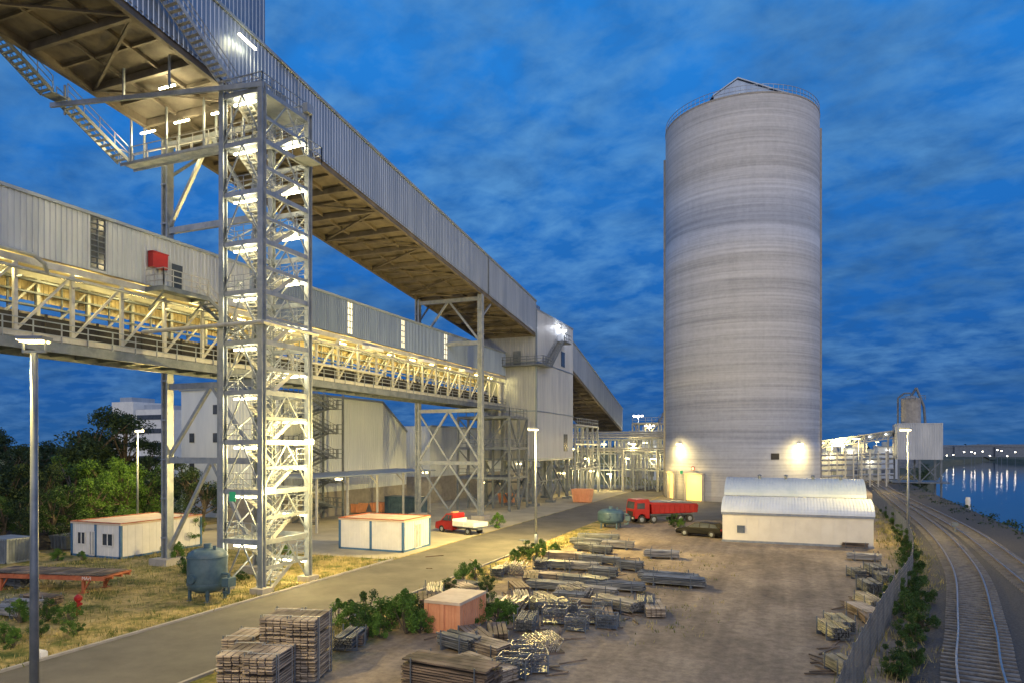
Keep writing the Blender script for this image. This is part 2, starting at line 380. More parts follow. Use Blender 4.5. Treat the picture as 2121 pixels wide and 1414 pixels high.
mb=MB(); mb.box(-34.83,-34.76,78.9,79.2,28.2,33.1); part('seam_cover',mb,m_steeld,ug)
mb=MB(); mb.box(-34.83,-34.74,40.2,41.2,33.0,35.2); part('door',mb,m_steeld,ug)
mb=MB(); mb.beam((-34.3,36.0,36.9),(-34.3,37.6,36.7),.12,.12); part('tube_lamp',mb,m_tube,ug); glow(ug,(-33.6,36.8,36.9),60,WARM)
mb=MB(); mb.path([(-34.6,42.5,33.6),(-34.6,42.5,37.2),(-34.6,40.5,37.5)],.06); part('conduit_pipe',mb,m_steel,ug)
# access stairs
mb=MB(); mr=MB()
mb.stair((-45.7,36.0,29.9),(-45.7,31.4,32.3),(1.1,0,0),mbr=mr); mb.stair((-45.7,30.4,32.3),(-45.7,20.5,38.2),(1.1,0,0),mbr=mr)
mb.box(-45.7,-44.6,30.4,31.4,32.22,32.3)
part('access_stair',mb,m_steel,ug); part('handrail',mr,m_steel,ug)
mb=MB(); mr=MB(); mb.stair((-34.6,35.4,32.5),(-34.6,22.5,40.2),(1,0,0),mbr=mr)
part('access_stair',mb,m_steelw,ug); part('handrail',mr,m_steelw,ug)
mb=MB(); mr=MB()
mb.beam((-46,31.2,32.0),(-29.7,33.2,31.2),.16,.3)
for x0_,x1_,y0_,y1_,z_ in ((-45.6,-32.7,36.1,37.2,29.8),):
    mb.beam((x0_,y0_,z_),(x1_,y0_,z_),.08,.2); mb.beam((x0_,y1_,z_),(x1_,y1_,z_),.08,.2)
    n=int((x1_-x0_)/.12)
    for i in range(n): mb.box(x0_+i*.12,x0_+i*.12+.035,y0_,y1_,z_+.06,z_+.1)
mb.box(-34.6,-32.6,35.4,37.4,32.35,32.42); mb.beam((-34.6,35.4,32.3),(-32.6,35.4,32.3),.1,.2)
for x in (-44.5,-41,-37.5,-35): 
    for y in (36.1,37.2): mb.beam((x,y,29.8),(x,y,zb(y)+.1),.12)
for x in (-45.6,-40,-36): mb.beam((x,31.9,31.6),(x,31.9,zb(32)),.12)
mr.rail([(-45.6,37.2,29.85),(-32.7,37.2,29.85)]); mr.rail([(-45.6,36.1,29.85),(-45.6,37.2,29.85)]); mr.rail([(-44.4,36.1,29.85),(-32.7,36.1,29.85)])
mr.rail([(-33.5,35.4,32.4),(-32.6,35.4,32.4),(-32.6,37.4,32.4)])
part('access_platform',mb,m_steel,ug); part('handrail',mr,m_steelw,ug)
for x,y,z in ((-43.3,36.5,32.0),(-40,36.5,32.2),(-36.5,36.5,32.2),(-38,33.5,32.8)):
    mb=MB(); mb.beam((x-.7,y,z),(x+.7,y,z),.1); part('tube_lamp',mb,m_tube,ug); glow(ug,(x,y,z-.3),280,WARM)

# ================= supports =================
def bent(y,zt_,label,dense=False):
    t=thing('gallery_support_frame',label,'support frame',((UX0+UX1)/2,y,0),group='steel portal frames carrying the galleries')
    for x in (-44.1,-35.2):
        mb=MB()
        for d in (-.24,.24): mb.box(x+d-.07,x+d+.07,y-.3,y+.3,.5,zt_)
        mb.box(x-.2,x+.2,y-.06,y+.06,.5,zt_)
        for z in range(2,int(zt_),3): mb.box(x-.33,x+.33,y-.33,y+.33,z,z+.12)
        part('column',mb,m_steel,t)
        mb=MB(); mb.box(x-.9,x+.9,y-.9,y+.9,0,.5); part('footing',mb,m_conc,t)
    mb=MB(); lv=[.8,7.0,13.6,22.0,zt_-.5] if dense else [.8,8.0,13.6,25.5,zt_-.5]
    a,b,c=-44.1,-35.2,-39.65
    for z in lv[1:]: mb.beam((a,y,z),(b,y,z),.3,.45)
    for z0,z1 in ((lv[0],lv[1]),(lv[1],lv[2])):
        mb.beam((a,y,z0),(c,y,z1),.24); mb.beam((b,y,z0),(c,y,z1),.24)
        if dense: mb.beam((a,y,z1),(c,y,z0+.2),.2); mb.beam((b,y,z1),(c,y,z0+.2),.2)
    mb.beam((a,y,lv[3]),(c,y,lv[4]),.24); mb.beam((b,y,lv[3]),(c,y,lv[4]),.24)
    mb.beam((a,y,zt_-3),(a,y+3,zt_-.3),.2); mb.beam((b,y,zt_-3),(b,y+3,zt_-.7),.2)
    part('bracing',mb,m_steel,t); return t
bent(38.9,zb(38.9)-.2,'tall pale steel support frame with diagonal bracing on concrete footings')
bent(77.5,zb(77.5)-.2,'tall braced steel portal frame beside the road and transfer tower',True)

# ================= lower gallery =================
LX0,LX1=-43.3,-39.9; LY0,LY1=-12.,97.
lg=thing('lower_conveyor_gallery','horizontal conveyor bridge with pale corrugated top and lit open truss','conveyor gallery',((LX0+LX1)/2,LY0,0))
wins=[(29.5,30.5),(56.2,57.1),(66.3,67.1),(76.6,77.6)]
for seg0,seg1,mt_ in ((LY0,43.,m_cladl),(43.,LY1,m_clads)):  # one cladding in two tones: lamplight and sky reflection put into the colour
    mb=MB(); ys=seg0
    for w0,w1 in [w for w in wins if seg0<w[0]<seg1]+[(seg1,seg1)]:
        if w0>ys: mb.corr((LX1,ys),(LX1,w0),19.9,23.4,(1,0),.33,.06)
        ys=w1
    for w0,w1 in wins:
        if seg0<w0<seg1: mb.box(LX1-.03,LX1+.02,w0,w1,19.9,20.1)
    part('cladding_wall',mb,mt_,lg)
mb=MB(); mb.corr((LX0,LY0),(LX0,LY1),18.0,23.4,(-1,0),.33,.05); mb.corr((LX0,LY0),(LX0,LY1),15.2,17.3,(-1,0),.33,.05)
mb.add([(LX0,LY0,15.2),(LX1,LY0,15.2),(LX1,LY0,23.4),(LX0,LY0,23.4)],[(0,1,2,3)]); part('rear_panel',mb,m_beige,lg)
for i,(w0,w1) in enumerate(wins):
    mb=MB(); mb.box(LX1-.08,LX1-.02,w0,w1,20.1,23.3)
    wn=part('window',mb,m_dark if i==0 else m_winlit,lg)
    mb=MB(); n=9 if i==0 else 5; hh=3.15/n
    for k in range(n+1): mb.box(LX1-.02,LX1+.05,w0,w1,20.05+k*hh,20.12+k*hh)
    for yy in (w0,(w0+w1)/2,w1): mb.box(LX1-.02,LX1+.05,yy-.03,yy+.03,20.1,23.3)
    part('window_frame',mb,m_steeld,wn)
mb=MB(); mb.add([(LX0-.1,LY0,23.43),(LX1+.15,LY0,23.43),(LX1+.15,LY1,23.43),(LX0-.1,LY1,23.43)],[(0,1,2,3)]); mb.beam((LX1+.1,LY0,23.4),(LX1+.1,LY1,23.4),.1,.2); part('roof',mb,m_roof,lg)
mb=MB(); mb.add([(LX0,LY0,19.85),(LX1,LY0,19.85),(LX1,LY1,19.85),(LX0,LY1,19.85)],[(3,2,1,0)]); part('ceiling',mb,m_beige,lg)
mb=MB(); st=3.3
for x in (LX1-.05,LX0+.25):
    mb.beam((x,LY0,19.55),(x,LY1,19.55),.22,.4); mb.beam((x,LY0,15.35),(x,LY1,15.35),.25,.3)
    n=int((LY1-LY0)/st)
    for i in range(n+1):
        y=LY0+i*st+.8
        if y>LY1: break
        mb.beam((x,y,15.3),(x,y,19.5),.2)
        if y+st<LY1: mb.beam((x,y,15.5),(x,y+st,19.3),.13)
for i in range(n+1):
    y=LY0+i*st+.8; mb.beam((LX0,y,15.25),(LX1,y,15.25),.2,.3)
part('truss',mb,m_steelw,lg)
mb=MB(); mb.box(LX0,LX1,LY0,LY1,15.0,15.12); mb.beam((LX1+.05,LY0,14.85),(LX1+.05,LY1,14.85),.16,.6); mb.beam((LX0,LY0,14.85),(LX0,LY1,14.85),.16,.6)
for i in range(int((LY1-LY0)/1.65)): mb.box(LX0,LX1,LY0+i*1.65,LY0+i*1.65+.14,14.7,15.0)
part('deck',mb,m_steeld,lg)
mb=MB(); mb.box(-42.8,-41.2,LY0,LY1,16.1,16.2); mb.box(-42.8,-41.2,LY0,LY1,15.55,15.62); mb.box(-41.25,-41.15,LY0,LY1,15.5,16.75)
for i in range(66):
    y=LY0+i*1.65; mb.tube((-42.7,y,16.0),(-41.1,y,16.0),.1,8); mb.beam((-42.7,y,15.1),(-42.7,y,16.2),.08); mb.beam((-41.1,y,15.1),(-41.1,y,16.9),.12)
part('conveyor_belt',mb,m_black,lg)
mb=MB(); 
for z_,x_ in ((17.6,-43.0),(18.4,-43.0),(19.0,-42.4)): mb.box(x_-.15,x_+.15,LY0,LY1,z_,z_+.12)
for i in range(66): y=LY0+i*1.65+.7; mb.beam((-43.1,y,15.2),(-43.1,y,19.8),.1)
part('cable_tray',mb,m_steeld,lg)
mb=MB(); mb.rail([(LX1+.12,LY0,15.1),(LX1+.12,LY1,15.1)],1.15,.06,1.65,(.4,.78)); part('handrail',mb,m_steel,lg)
mb=MB(); mb.path([(LX1+.45,LY0,18.95),(LX1+.45,39,18.95)],.10); part('service_pipe',mb,m_steel,lg)
mb=MB(); mb.path([(LX1+.4,40,18.6),(LX1+.4,96,18.6)],.10); part('service_pipe',mb,m_steelw,lg)
mb=MB(); mb.path([(LX1+.75,LY0,19.75),(LX1+.75,25.6,19.75),(LX1+.75,26.2,19.4),(LX1+.45,26.6,18.95)],.12); part('service_pipe',mb,m_steel,lg)
mb=MB()
for i in range(30):
    y=LY0+i*3.3+.8; mb.beam((LX1,y,18.5),(LX1+.6,y,18.5),.08)
part('pipe_bracket',mb,m_steel,lg)
mb=MB(); z=16.6
mb.path([(LX1+.3,33,z),(-29.5,32.9,z),(-29.5,38.2,z),(-32,39.5,z),(LX1+.35,42,z),(LX1+.35,62,z)],.13); part('service_pipe',mb,m_steelw,lg)
for y in (47.5,58.8,70,81):
    mb=MB(); mb.prism([(LX1+.0,18.95),(LX1+.9,18.95),(LX1+.8,19.25),(LX1+.0,19.35)],y,y+2.6); part('cover_hood',mb,m_white,lg)
for i in range(22):
    y=-3+i*4.6
    if y>96: break
    mb=MB(); mb.beam((-41.0,y-.7,19.3),(-41.0,y+.7,19.3),.12,.1); part('tube_lamp',mb,m_tubey,lg)
    if y>8: glow(lg,(-40.9,y,18.95),215 if y<45 else 270,(1,.78,.28),.3)
# balcony
mb=MB(); mr=MB(); bw=1.7; mb.box(LX1+.06,LX1+bw,33.4,37.2,19.6,19.7); mb.beam((LX1+.06,33.4,19.5),(LX1+bw,33.4,19.5),.1,.25); mb.beam((LX1+.06,37.2,19.5),(LX1+bw,37.2,19.5),.1,.25); mb.beam((LX1+bw,33.4,19.5),(LX1+bw,37.2,19.5),.1,.25)
for y in (33.6,37.0): mb.beam((LX1+.1,y,18.2),(LX1+bw,y,19.5),.09)
mr.rail([(LX1+.1,33.4,19.7),(LX1+bw,33.4,19.7),(LX1+bw,37.2,19.7)],1.15,.06,.8,(.35,.75))
mb.stair((LX1+.6,41.2,17.3),(LX1+.6,37.2,19.6),(1,0,0),mbr=mr); mb.box(LX1+.06,LX1+bw,41.2,43,17.2,17.3); mr.rail([(LX1+bw,41.2,17.3),(LX1+bw,43,17.3)],1.1,.06,.8)
part('balcony',mb,m_steeld,lg); part('handrail',mr,m_steelw,lg)
mb=MB(); mb.box(LX1+.06,LX1+.1,35.5,36.4,19.75,21.8); part('door',mb,m_dark,lg)
mb=MB(); mb.box(LX1+.06,LX1+.5,33.6,34.8,21.1,22.1); mb.box(LX1+.06,LX1+.55,33.55,34.85,22.1,22.16); part('fire_cabinet',mb,m_red,lg,label='red fire equipment cabinet on the cladding')

# ================= stair tower =================
TX0,TX1,TY0,TY1=-33.0,-29.9,33.3,37.7
st_=thing('stair_tower','brightly lit galvanised steel stair tower with zigzag flights','stair tower',((TX0+TX1)/2,(TY0+TY1)/2,0))
for x in (TX0,TX1):
    for y in (TY0,TY1):
        mb=MB()
        for d in (-.16,.16): mb.box(x-.18,x+.18,y+d-.03,y+d+.03,.35,31.4)
        mb.box(x-.03,x+.03,y-.16,y+.16,.35,31.4); part('column',mb,m_steel,st_)
        mb=MB(); mb.box(x-.5,x+.5,y-.5,y+.5,0,.35); part('footing',mb,m_conc,st_)
mf=MB();ms=MB();mr=MB();ml=MB();mbz=MB(); LVH=3.1
xm=(TX0+TX1)/2
for k in range(0,11):
    z=k*LVH
    if k>0:
        for y in (TY0,TY1): mf.beam((TX0,y,z),(TX1,y,z),.16,.3)
        for x in (TX0,TX1): mf.beam((x,TY0,z),(x,TY1,z),.16,.3)
        for i in range(9): ml.box(TX0+.1,TX1-.1,TY0+.1+i*.115,TY0+.17+i*.115,z+.0,z+.05)
        mr.rail([(TX0+.1,TY0+1.1,z+.05),(TX0+.1,TY0+.1,z+.05),(TX1-.1,TY0+.1,z+.05),(TX1-.1,TY0+1.1,z+.05)],1.1,.035,.7,(.4,.75))
    if k<10:
        zm=z+LVH/2
        for i in range(9): ml.box(TX0+.1,TX1-.1,TY1-1.1+i*.115,TY1-1.03+i*.115,zm,zm+.05)
        mf.beam((TX1,TY0,zm-.05),(TX1,TY1,zm-.05),.1,.2)
        mf.beam((TX0,TY1,zm-.05),(TX1,TY1,zm-.05),.1,.18)
        mr.rail([(TX0+.1,TY1-1.1,zm+.05),(TX0+.1,TY1-.1,zm+.05),(TX1-.1,TY1-.1,zm+.05),(TX1-.1,TY1-1.1,zm+.05)],1.1,.035,.7,(.4,.75))
        ms.stair((xm+.15,TY0+1.1,z),(xm+.15,TY1-1.1,zm),(1.1,0,0),mbr=mr)
        ms.stair((TX0+.2,TY1-1.1,zm),(TX0+.2,TY0+1.1,z+LVH),(1.1,0,0),mbr=mr)
        mbz.beam((TX0,TY0,z+.1),(xm,TY0,z+LVH-.1),.08); mbz.beam((TX1,TY0,z+.1),(xm,TY0,z+LVH-.1),.08)
        mbz.beam((TX0,TY1,z+.1),(TX1,TY1,z+LVH-.1),.07)
        ym=(TY0+TY1)/2
        mbz.beam((TX1,TY0,z+.1),(TX1,ym,z+LVH-.1),.08); mbz.beam((TX1,TY1,z+.1),(TX1,ym,z+LVH-.1),.08)
        mbz.beam((TX0,TY0,z+.1),(TX0,TY1,z+LVH-.1),.08)
part('frame_beam',mf,m_steel,st_); part('stair_flight',ms,m_steelw,st_); part('handrail',mr,m_steel,st_); part('landing',ml,m_steel,st_); part('bracing',mbz,m_steel,st_)
for k in range(10):
    z=k*LVH+2.75
    mb=MB(); mb.beam((TX0+.5,TY0+.45,z),(TX1-.9,TY0+.45,z),.13,.11); part('tube_lamp',mb,m_tube,st_); glow(st_,(xm-.2,TY0+.6,z-.2),170,WARM,.2)
    mb=MB(); mb.beam((TX0+1.2,TY1-.3,z-1.4),(TX1-.1,TY1-.3,z-1.4),.13,.11); part('tube_lamp',mb,m_tube,st_); glow(st_,(xm+.5,TY1-.5,z-1.6),170,WARM,.2)
for z,y,pw in ((9.2,TY1-.3,4200),(6.2,TY0+.4,1800)):
    mb=MB(); mb.box(TX1+.2,TX1+.45,y-.3,y+.3,z,z+.3); part('floodlight',mb,m_tubey,st_); glow(st_,(TX1+2.2,y+.8,z-.2),pw,YEL,.3)
mb=MB(); mb.box(TX0+.6,TX0+1.1,TY0-.1,TY0-.06,5.6,6.2); part('exit_sign',mb,m_green,st_)
mb=MB(); mb.box(TX0,TX1,TY0,TY1,30.9,31.0); mb.rail([(TX0,TY1,31),(TX1,TY1,31),(TX1,TY0,31),(TX0,TY0,31)],1.1,.05,.9); mb.box(TX1,TX1+.4,TY1-.6,TY1,31.3,31.9)
mb.box(TX1,TX1+1.1,TY1-1.6,TY1,27.85,27.92); mb.rail([(TX1,TY1,27.9),(TX1+1.1,TY1,27.9),(TX1+1.1,TY1-1.6,27.9),(TX1,TY1-1.6,27.9)],1.1,.05,.8); part('top_platform',mb,m_steel,st_)
mb=MB()
for x,y in ((TX0-.7,TY1+.4),(TX0-.7,TY0+.4)):
    mb.beam((x,y,0),(x,y,17),.2)
    for z in range(2,17,3): mb.beam((x,y,z),(TX0,y-.2,z),.1)
part('service_riser',mb,m_steel,st_)

# ================= transfer building =================
bx0,bx1,by0,by1=UX0,UX1+.05,97.,116.; bz0,bz1=7.2,29.6
tb=thing('transfer_tower_building','grey corrugated transfer tower standing on steel legs','industrial building',((bx0+bx1)/2,(by0+by1)/2,0))
mb=MB()
mb.corr((bx0,by0),(bx1,by0),bz0,bz1,(0,-1),.4,.06);mb.corr((bx1,by0),(bx1,by1),bz0,bz1,(1,0),.4,.06);mb.corr((bx0,by0),(bx0,by1),bz0,bz1,(-1,0),.4,.06);mb.corr((bx0,by1),(bx1,by1),bz0,bz1,(0,1),.4,.06)
mb.box(bx0,bx1,by0,by1,bz0-.3,bz0)
part('cladding_wall',mb,m_cladt,tb)
mb=MB()
for z in (bz0,14.5,21.9): mb.box(bx0-.1,bx1+.12,by0-.12,by1+.1,z-.12,z+.05)
mb.box(bx1-.1,bx1+.14,by0-.14,by0+.1,bz0,bz1); part('wall_flashing',mb,m_clads,tb)
mb=MB(); mb.box(bx0-.1,bx1+.1,by0-.1,by1+.1,bz1,bz1+.25); part('roof',mb,m_roof,tb)
mb=MB(); mb.corr((-43,101),(-38.5,101),bz1+.25,bz1+3,(0,-1)); mb.box(-43,-38.5,101.02,109,bz1+.25,bz1+3.0); part('roof_housing',mb,m_clad,tb)
for x in (-43.6,-39.6,-35.6):
    for y in (98,106,115):
        mb=MB(); mb.beam((x,y,0),(x,y,bz0-.3),.5); mb.box(x-.7,x+.7,y-.7,y+.7,0,.4); part('leg',mb,m_steeld,tb)
mb=MB()
for a,b in ((-43.6,-39.6),(-39.6,-35.6)):
    mb.beam((a,98,.5),(b,98,6.5),.22); mb.beam((b,98,.5),(a,98,6.5),.22)
for a,b in ((98,106),(106,115)):
    mb.beam((-35.6,a,.5),(-35.6,b,6.5),.22); mb.beam((-35.6,b,.5),(-35.6,a,6.5),.22); mb.beam((-35.6,a,3.6),(-35.6,b,3.6),.2)
mb.beam((-43.6,98,3.6),(-35.6,98,3.6),.22); part('leg_bracing',mb,m_steeld,tb)
for (ya,yb,za,zc) in ((109,111,22.5,25),(110.5,112.5,8.3,11.2)):
    mb=MB(); mb.box(bx1+.08,bx1+.13,ya,yb,za,zc); part('window',mb,m_dark,tb)
mb=MB(); mr=MB(); mb.box(-41,bx1+1.6,by0-1.5,by0-.14,21.2,21.35); mb.box(bx1+.12,bx1+1.6,by0-.14,by0+3,21.2,21.35)
mr.rail([(-41,by0-1.5,21.35),(bx1+1.6,by0-1.5,21.35),(bx1+1.6,by0+3,21.35)],1.2,.08,1.2,(.4,.8)); mb.stair((bx1+.3,by0+3,21.3),(bx1+.3,by0+9.5,26.2),(1.1,0,0),mbr=mr); mb.box(bx1+.12,bx1+1.6,by0+9.5,by0+13,26.1,26.25); mr.rail([(bx1+1.5,by0+9.5,26.2),(bx1+1.5,by0+13,26.2)],1.2,.08,1.2)
part('balcony',mb,m_steeld,tb); part('handrail',mr,m_steeld,tb)
mb=MB(); mb.box(-38.5,-37.3,by0-.18,by0-.12,21.4,23.6); part('door',mb,m_steeld,tb)
mb=MB(); mb.tube((-40.6,by0-.7,11),(-40.6,by0-.7,19),.35); part('dust_pipe',mb,m_steelw,tb)
mb=MB(); mb.tube((-36,by0-.6,7.6),(-36,by0-.6,13),.3); part('dust_pipe',mb,m_steelw,tb)
for y,z in ((106.5,28.6),(110,28.4)):
    mb=MB(); mb.box(bx1+.3,bx1+.6,y-.3,y+.3,z,z+.2); part('wall_lamp',mb,m_tube,tb); glow(tb,(bx1+1.3,y,z-.1),200,(.95,.95,1),.2)
gf=lambda y:22.4-.245*(y-116)
g2=gallery('descending_conveyor_gallery','grey corrugated conveyor gallery sloping down behind the transfer tower',116,156,gf,5.2,-43.5,-34.9,4.5)

def lattice(name,label,x0,x1,y0,y1,levels,nx,ny,mat,lamps=(),cat='steel framework',w=.3,pw=420):
    t=thing(name,label,cat,((x0+x1)/2,(y0+y1)/2,0)); mb=MB();mr=MB();md=MB()
    xs=[x0+(x1-x0)*i/nx for i in range(nx+1)]; ys=[y0+(y1-y0)*i/ny for i in range(ny+1)]
    for x in xs:
        for y in ys: mb.beam((x,y,0),(x,y,levels[-1]),w)
    zl=0
    for z in levels:
        for y in ys: mb.beam((x0,y,z),(x1,y,z),w*.8,w)
        for x in xs: mb.beam((x,y0,z),(x,y1,z),w*.8,w)
        md.box(x0,x1,y0+.2,y1-.2,z+w/2,z+w/2+.06); mr.rail([(x1,y1,z+.2),(x1,y0,z+.2),(x0,y0,z+.2)],1.1,.08,1.4)
        for i,(a,b) in enumerate(zip(xs,xs[1:])):
            mb.beam((a,y0,zl if i%2 else z),(b,y0,z if i%2 else zl),w*.5)
        for i,(a,b) in enumerate(zip(ys,ys[1:])): mb.beam((x1,a,zl if i%2 else z),(x1,b,z if i%2 else zl),w*.5)
        zl=z
    part('frame',mb,mat,t); part('handrail',mr,mat,t); part('deck',md,m_steeld,t)
    for p in lamps:
        mb=MB(); mb.box(p[0]-.5,p[0]+.5,p[1]-.12,p[1]+.12,p[2]-.08,p[2]+.08); part('lamp',mb,m_tubey,t); glow(t,(p[0],p[1]-.3,p[2]-.4),pw,(1,.74,.28),.3)
    return t
lattice('pipe_rack','yellow lit steel pipe rack with walkways and braces',-41,-17,140,148,[4.2,7.6,10.6],10,2,m_steel,[(-39,139.6,6.6),(-34,139.6,3.4),(-29,139.6,9.6),(-25,139.6,6.6),(-20,139.6,3.6),(-21,143,9.8),(-36,143,9.6),(-31,143,6.6)],w=.26,pw=900)
mb=MB()
for i,z in enumerate((8.2,8.7,11.1,11.6,12.1)): mb.tube((-42,139.4+i*.3,z),(-13,139.4+i*.3,z),.18)
for x in (-38,-31,-24): mb.tube((x,139.2,0),(x,139.2,8.4),.25)
o_=solo('pipe_bundle',mb,m_steelw,'bundle of pale process pipes running along the rack','pipes',origin=(-27,140,0))
lattice('loading_framework','steel loading framework under the sloping gallery',-44,-35,118,134,[5,9.5,13],3,4,m_steel,[(-38,120,4.2),(-38,127,8.6),(-36,133,4.2),(-41,124,12.4)],pw=700)
lattice('service_framework','dark braced steel framework in front of the transfer tower legs',-43.8,-35.8,88.5,95.5,[4.6,8.8,13.2],2,2,m_steeld,[(-40,88.2,4.0)],pw=260)
lattice('pipe_rack','small open steel structure beside the sloping gallery foot',-33,-27,158,166,[6,11,14.5],2,2,m_steelw,[(-30,157.6,10),(-29,157.6,13.4)])

# ================= silo =================
sx_,sy_=CW(41.2,123.3); SR=13.15; SH=66.3
si=thing('concrete_silo','huge round banded concrete silo with small gabled roof house','silo',(sx_,sy_,0))
mb=MB(); n=128
vs=[];fs=[]
zs=[0,9.5,9.5,20,30,40,46,46,55,SH]; rs=[SR+.06,SR+.06,SR,SR,SR,SR,SR,SR-.02,SR-.02,SR-.02]
for z,r in zip(zs,rs):
    for i in range(n):
        t=2*math.pi*i/n; vs.append((sx_+r*math.cos(t),sy_+r*math.sin(t),z))
for j in range(len(zs)-1):
    for i in range(n): fs.append((j*n+i,j*n+(i+1)%n,(j+1)*n+(i+1)%n,(j+1)*n+i))
mb.add(vs,fs); part('wall',mb,m_silo,si,smooth=True)
mb=MB(); mb.lathe((sx_,sy_,0),[(SR+.04,SH-.25),(SR+.04,SH),(.2,SH+.6)],96); part('roof_slab',mb,m_conc,si)
mb=MB()
for i in range(96):
    t0=2*math.pi*i/96;t1=2*math.pi*(i+1)/96; r=SR-.05
    a=(sx_+r*math.cos(t0),sy_+r*math.sin(t0));b=(sx_+r*math.cos(t1),sy_+r*math.sin(t1))
    for z in (SH+.5,SH+1.2): mb.beam((*a,z),(*b,z),.07)
    mb.beam((*a,SH-.1),(*a,SH+1.2),.06)
part('roof_railing',mb,m_steel,si)
base=math.atan2(-sy_,-sx_)
for da,zt2 in ((math.pi/2-.06,62.0),(-math.pi/2+.06,64.0)):
    t=base-da; c=(sx_+(SR+.05)*math.cos(t),sy_+(SR+.05)*math.sin(t)); mb=MB()
    mb.box(c[0]-.25,c[0]+.25,c[1]-.4,c[1]+.4,0,zt2); part('vertical_rib',mb,m_conc,si)
def cwz(x,y,z): X_,Y_=CW(x,y); return (X_,Y_,z)
mb=MB(); fy,by=114.5,122.5; xa,xb,xp=33.9,46.6,37.8; ez,pz=67.8,70.5
pf=[(xa,SH-.1),(xb,SH-.1),(xb,ez),(xp,pz),(xa,ez)]
mb.add([cwz(x,fy,z) for x,z in pf]+[cwz(x,by,z) for x,z in pf],[(0,1,2,3,4),(9,8,7,6,5),(1,6,7,2),(0,4,9,5)]); rh=part('roof_house',mb,m_clads,si)
mb=MB(); mb.add([cwz(xa-.3,fy-.3,ez-.2),cwz(xp,fy-.3,pz+.1),cwz(xb+.3,fy-.3,ez-.02),cwz(xa-.3,by,ez-.2),cwz(xp,by,pz+.1),cwz(xb+.3,by,ez-.02),
 cwz(xa-.3,fy-.3,ez+.0),cwz(xp,fy-.3,pz+.3),cwz(xb+.3,fy-.3,ez+.18),cwz(xa-.3,by,ez+.0),cwz(xp,by,pz+.3),cwz(xb+.3,by,ez+.18)],[(6,7,10,9),(7,8,11,10),(0,3,4,1),(1,4,5,2),(0,1,7,6),(1,2,8,7)]); part('gable_roof',mb,m_roof,rh)
for xx in (39.2,41.2):
    mb=MB(); mb.tube(cwz(xx,117,pz-1),cwz(xx,117,pz+.25),.28); part('roof_vent',mb,m_steelw,si)
def on_silo(u,r=SR):
    dx,dy=B(u,1.); L=math.hypot(dx,dy); dx/=L;dy/=L
    pr=sx_*dx+sy_*dy; h2=sx_*sx_+sy_*sy_-pr*pr; s_=pr-math.sqrt(max(r*r-h2,0)); x,y=dx*s_,dy*s_
    return Vector((x,y)),Vector(((x-sx_)/r,(y-sy_)/r))
for u,w,h in ((1393,1.9,4.4),(1439,3.2,4.3)):
    p,nr=on_silo(u); tg=Vector((-nr.y,nr.x)); mb=MB()
    for s0 in (-1,1):
        c=p+tg*(s0*(w/2+.2)); mb.beam((*(c+nr*.15),0),(*(c+nr*.15),h+.2),.4,.9)
    mb.beam((*(p-tg*(w/2+.4)+nr*.15),h+.2),(*(p+tg*(w/2+.4)+nr*.15),h+.2),.9,.4)
    dr=part('door_portal',mb,m_conc,si)
    a=p-tg*w/2+nr*.12;b=p+tg*w/2+nr*.12; mb=MB(); mb.add([(*a,0),(*b,0),(*b,h),(*a,h)],[(0,1,2,3)]); part('lit_doorway',mb,m_doorg,dr)
    q=p+nr*2.2; glow(si,(q.x,q.y,h-.6),750,(1,.66,.18),.3)
for u in (1410,1654):
    p,nr=on_silo(u); q=p+nr*.4; mb=MB(); mb.box(q.x-.4,q.x+.4,q.y-.25,q.y+.25,9.3,9.6); mb.beam((*p,9.5),(q.x,q.y,9.5),.1); part('wall_lamp',mb,m_tubey,si); q=p+nr*1.9; glow(si,(q.x,q.y,8.8),1900,(1,.76,.30),.3)
p,nr=on_silo(1605); tg=Vector((-nr.y,nr.x)); mb=MB(); a=p-tg*.7+nr*.08;b=p+tg*.7+nr*.08; mb.add([(*a,7.0),(*b,7.0),(*b,8.0),(*a,8.0)],[(0,1,2,3)]); part('hatch',mb,m_black,si)
p,nr=on_silo(1437); q=p+nr*.2; mb=MB(); mb.tube((*q,5.4),(*(q+nr*.05),5.4),.38,20); s1=part('speed_sign',mb,m_red,si); mb=MB(); mb.tube((*(q+nr*.05),5.4),(*(q+nr*.07),5.4),.27,20); part('sign_face',mb,m_white,s1)
p,nr=on_silo(1412); mb=MB(); mb.box(p.x-.2,p.x+.5,p.y-.3,p.y-.22,4.4,5.0); part('exit_sign',mb,m_green,si)

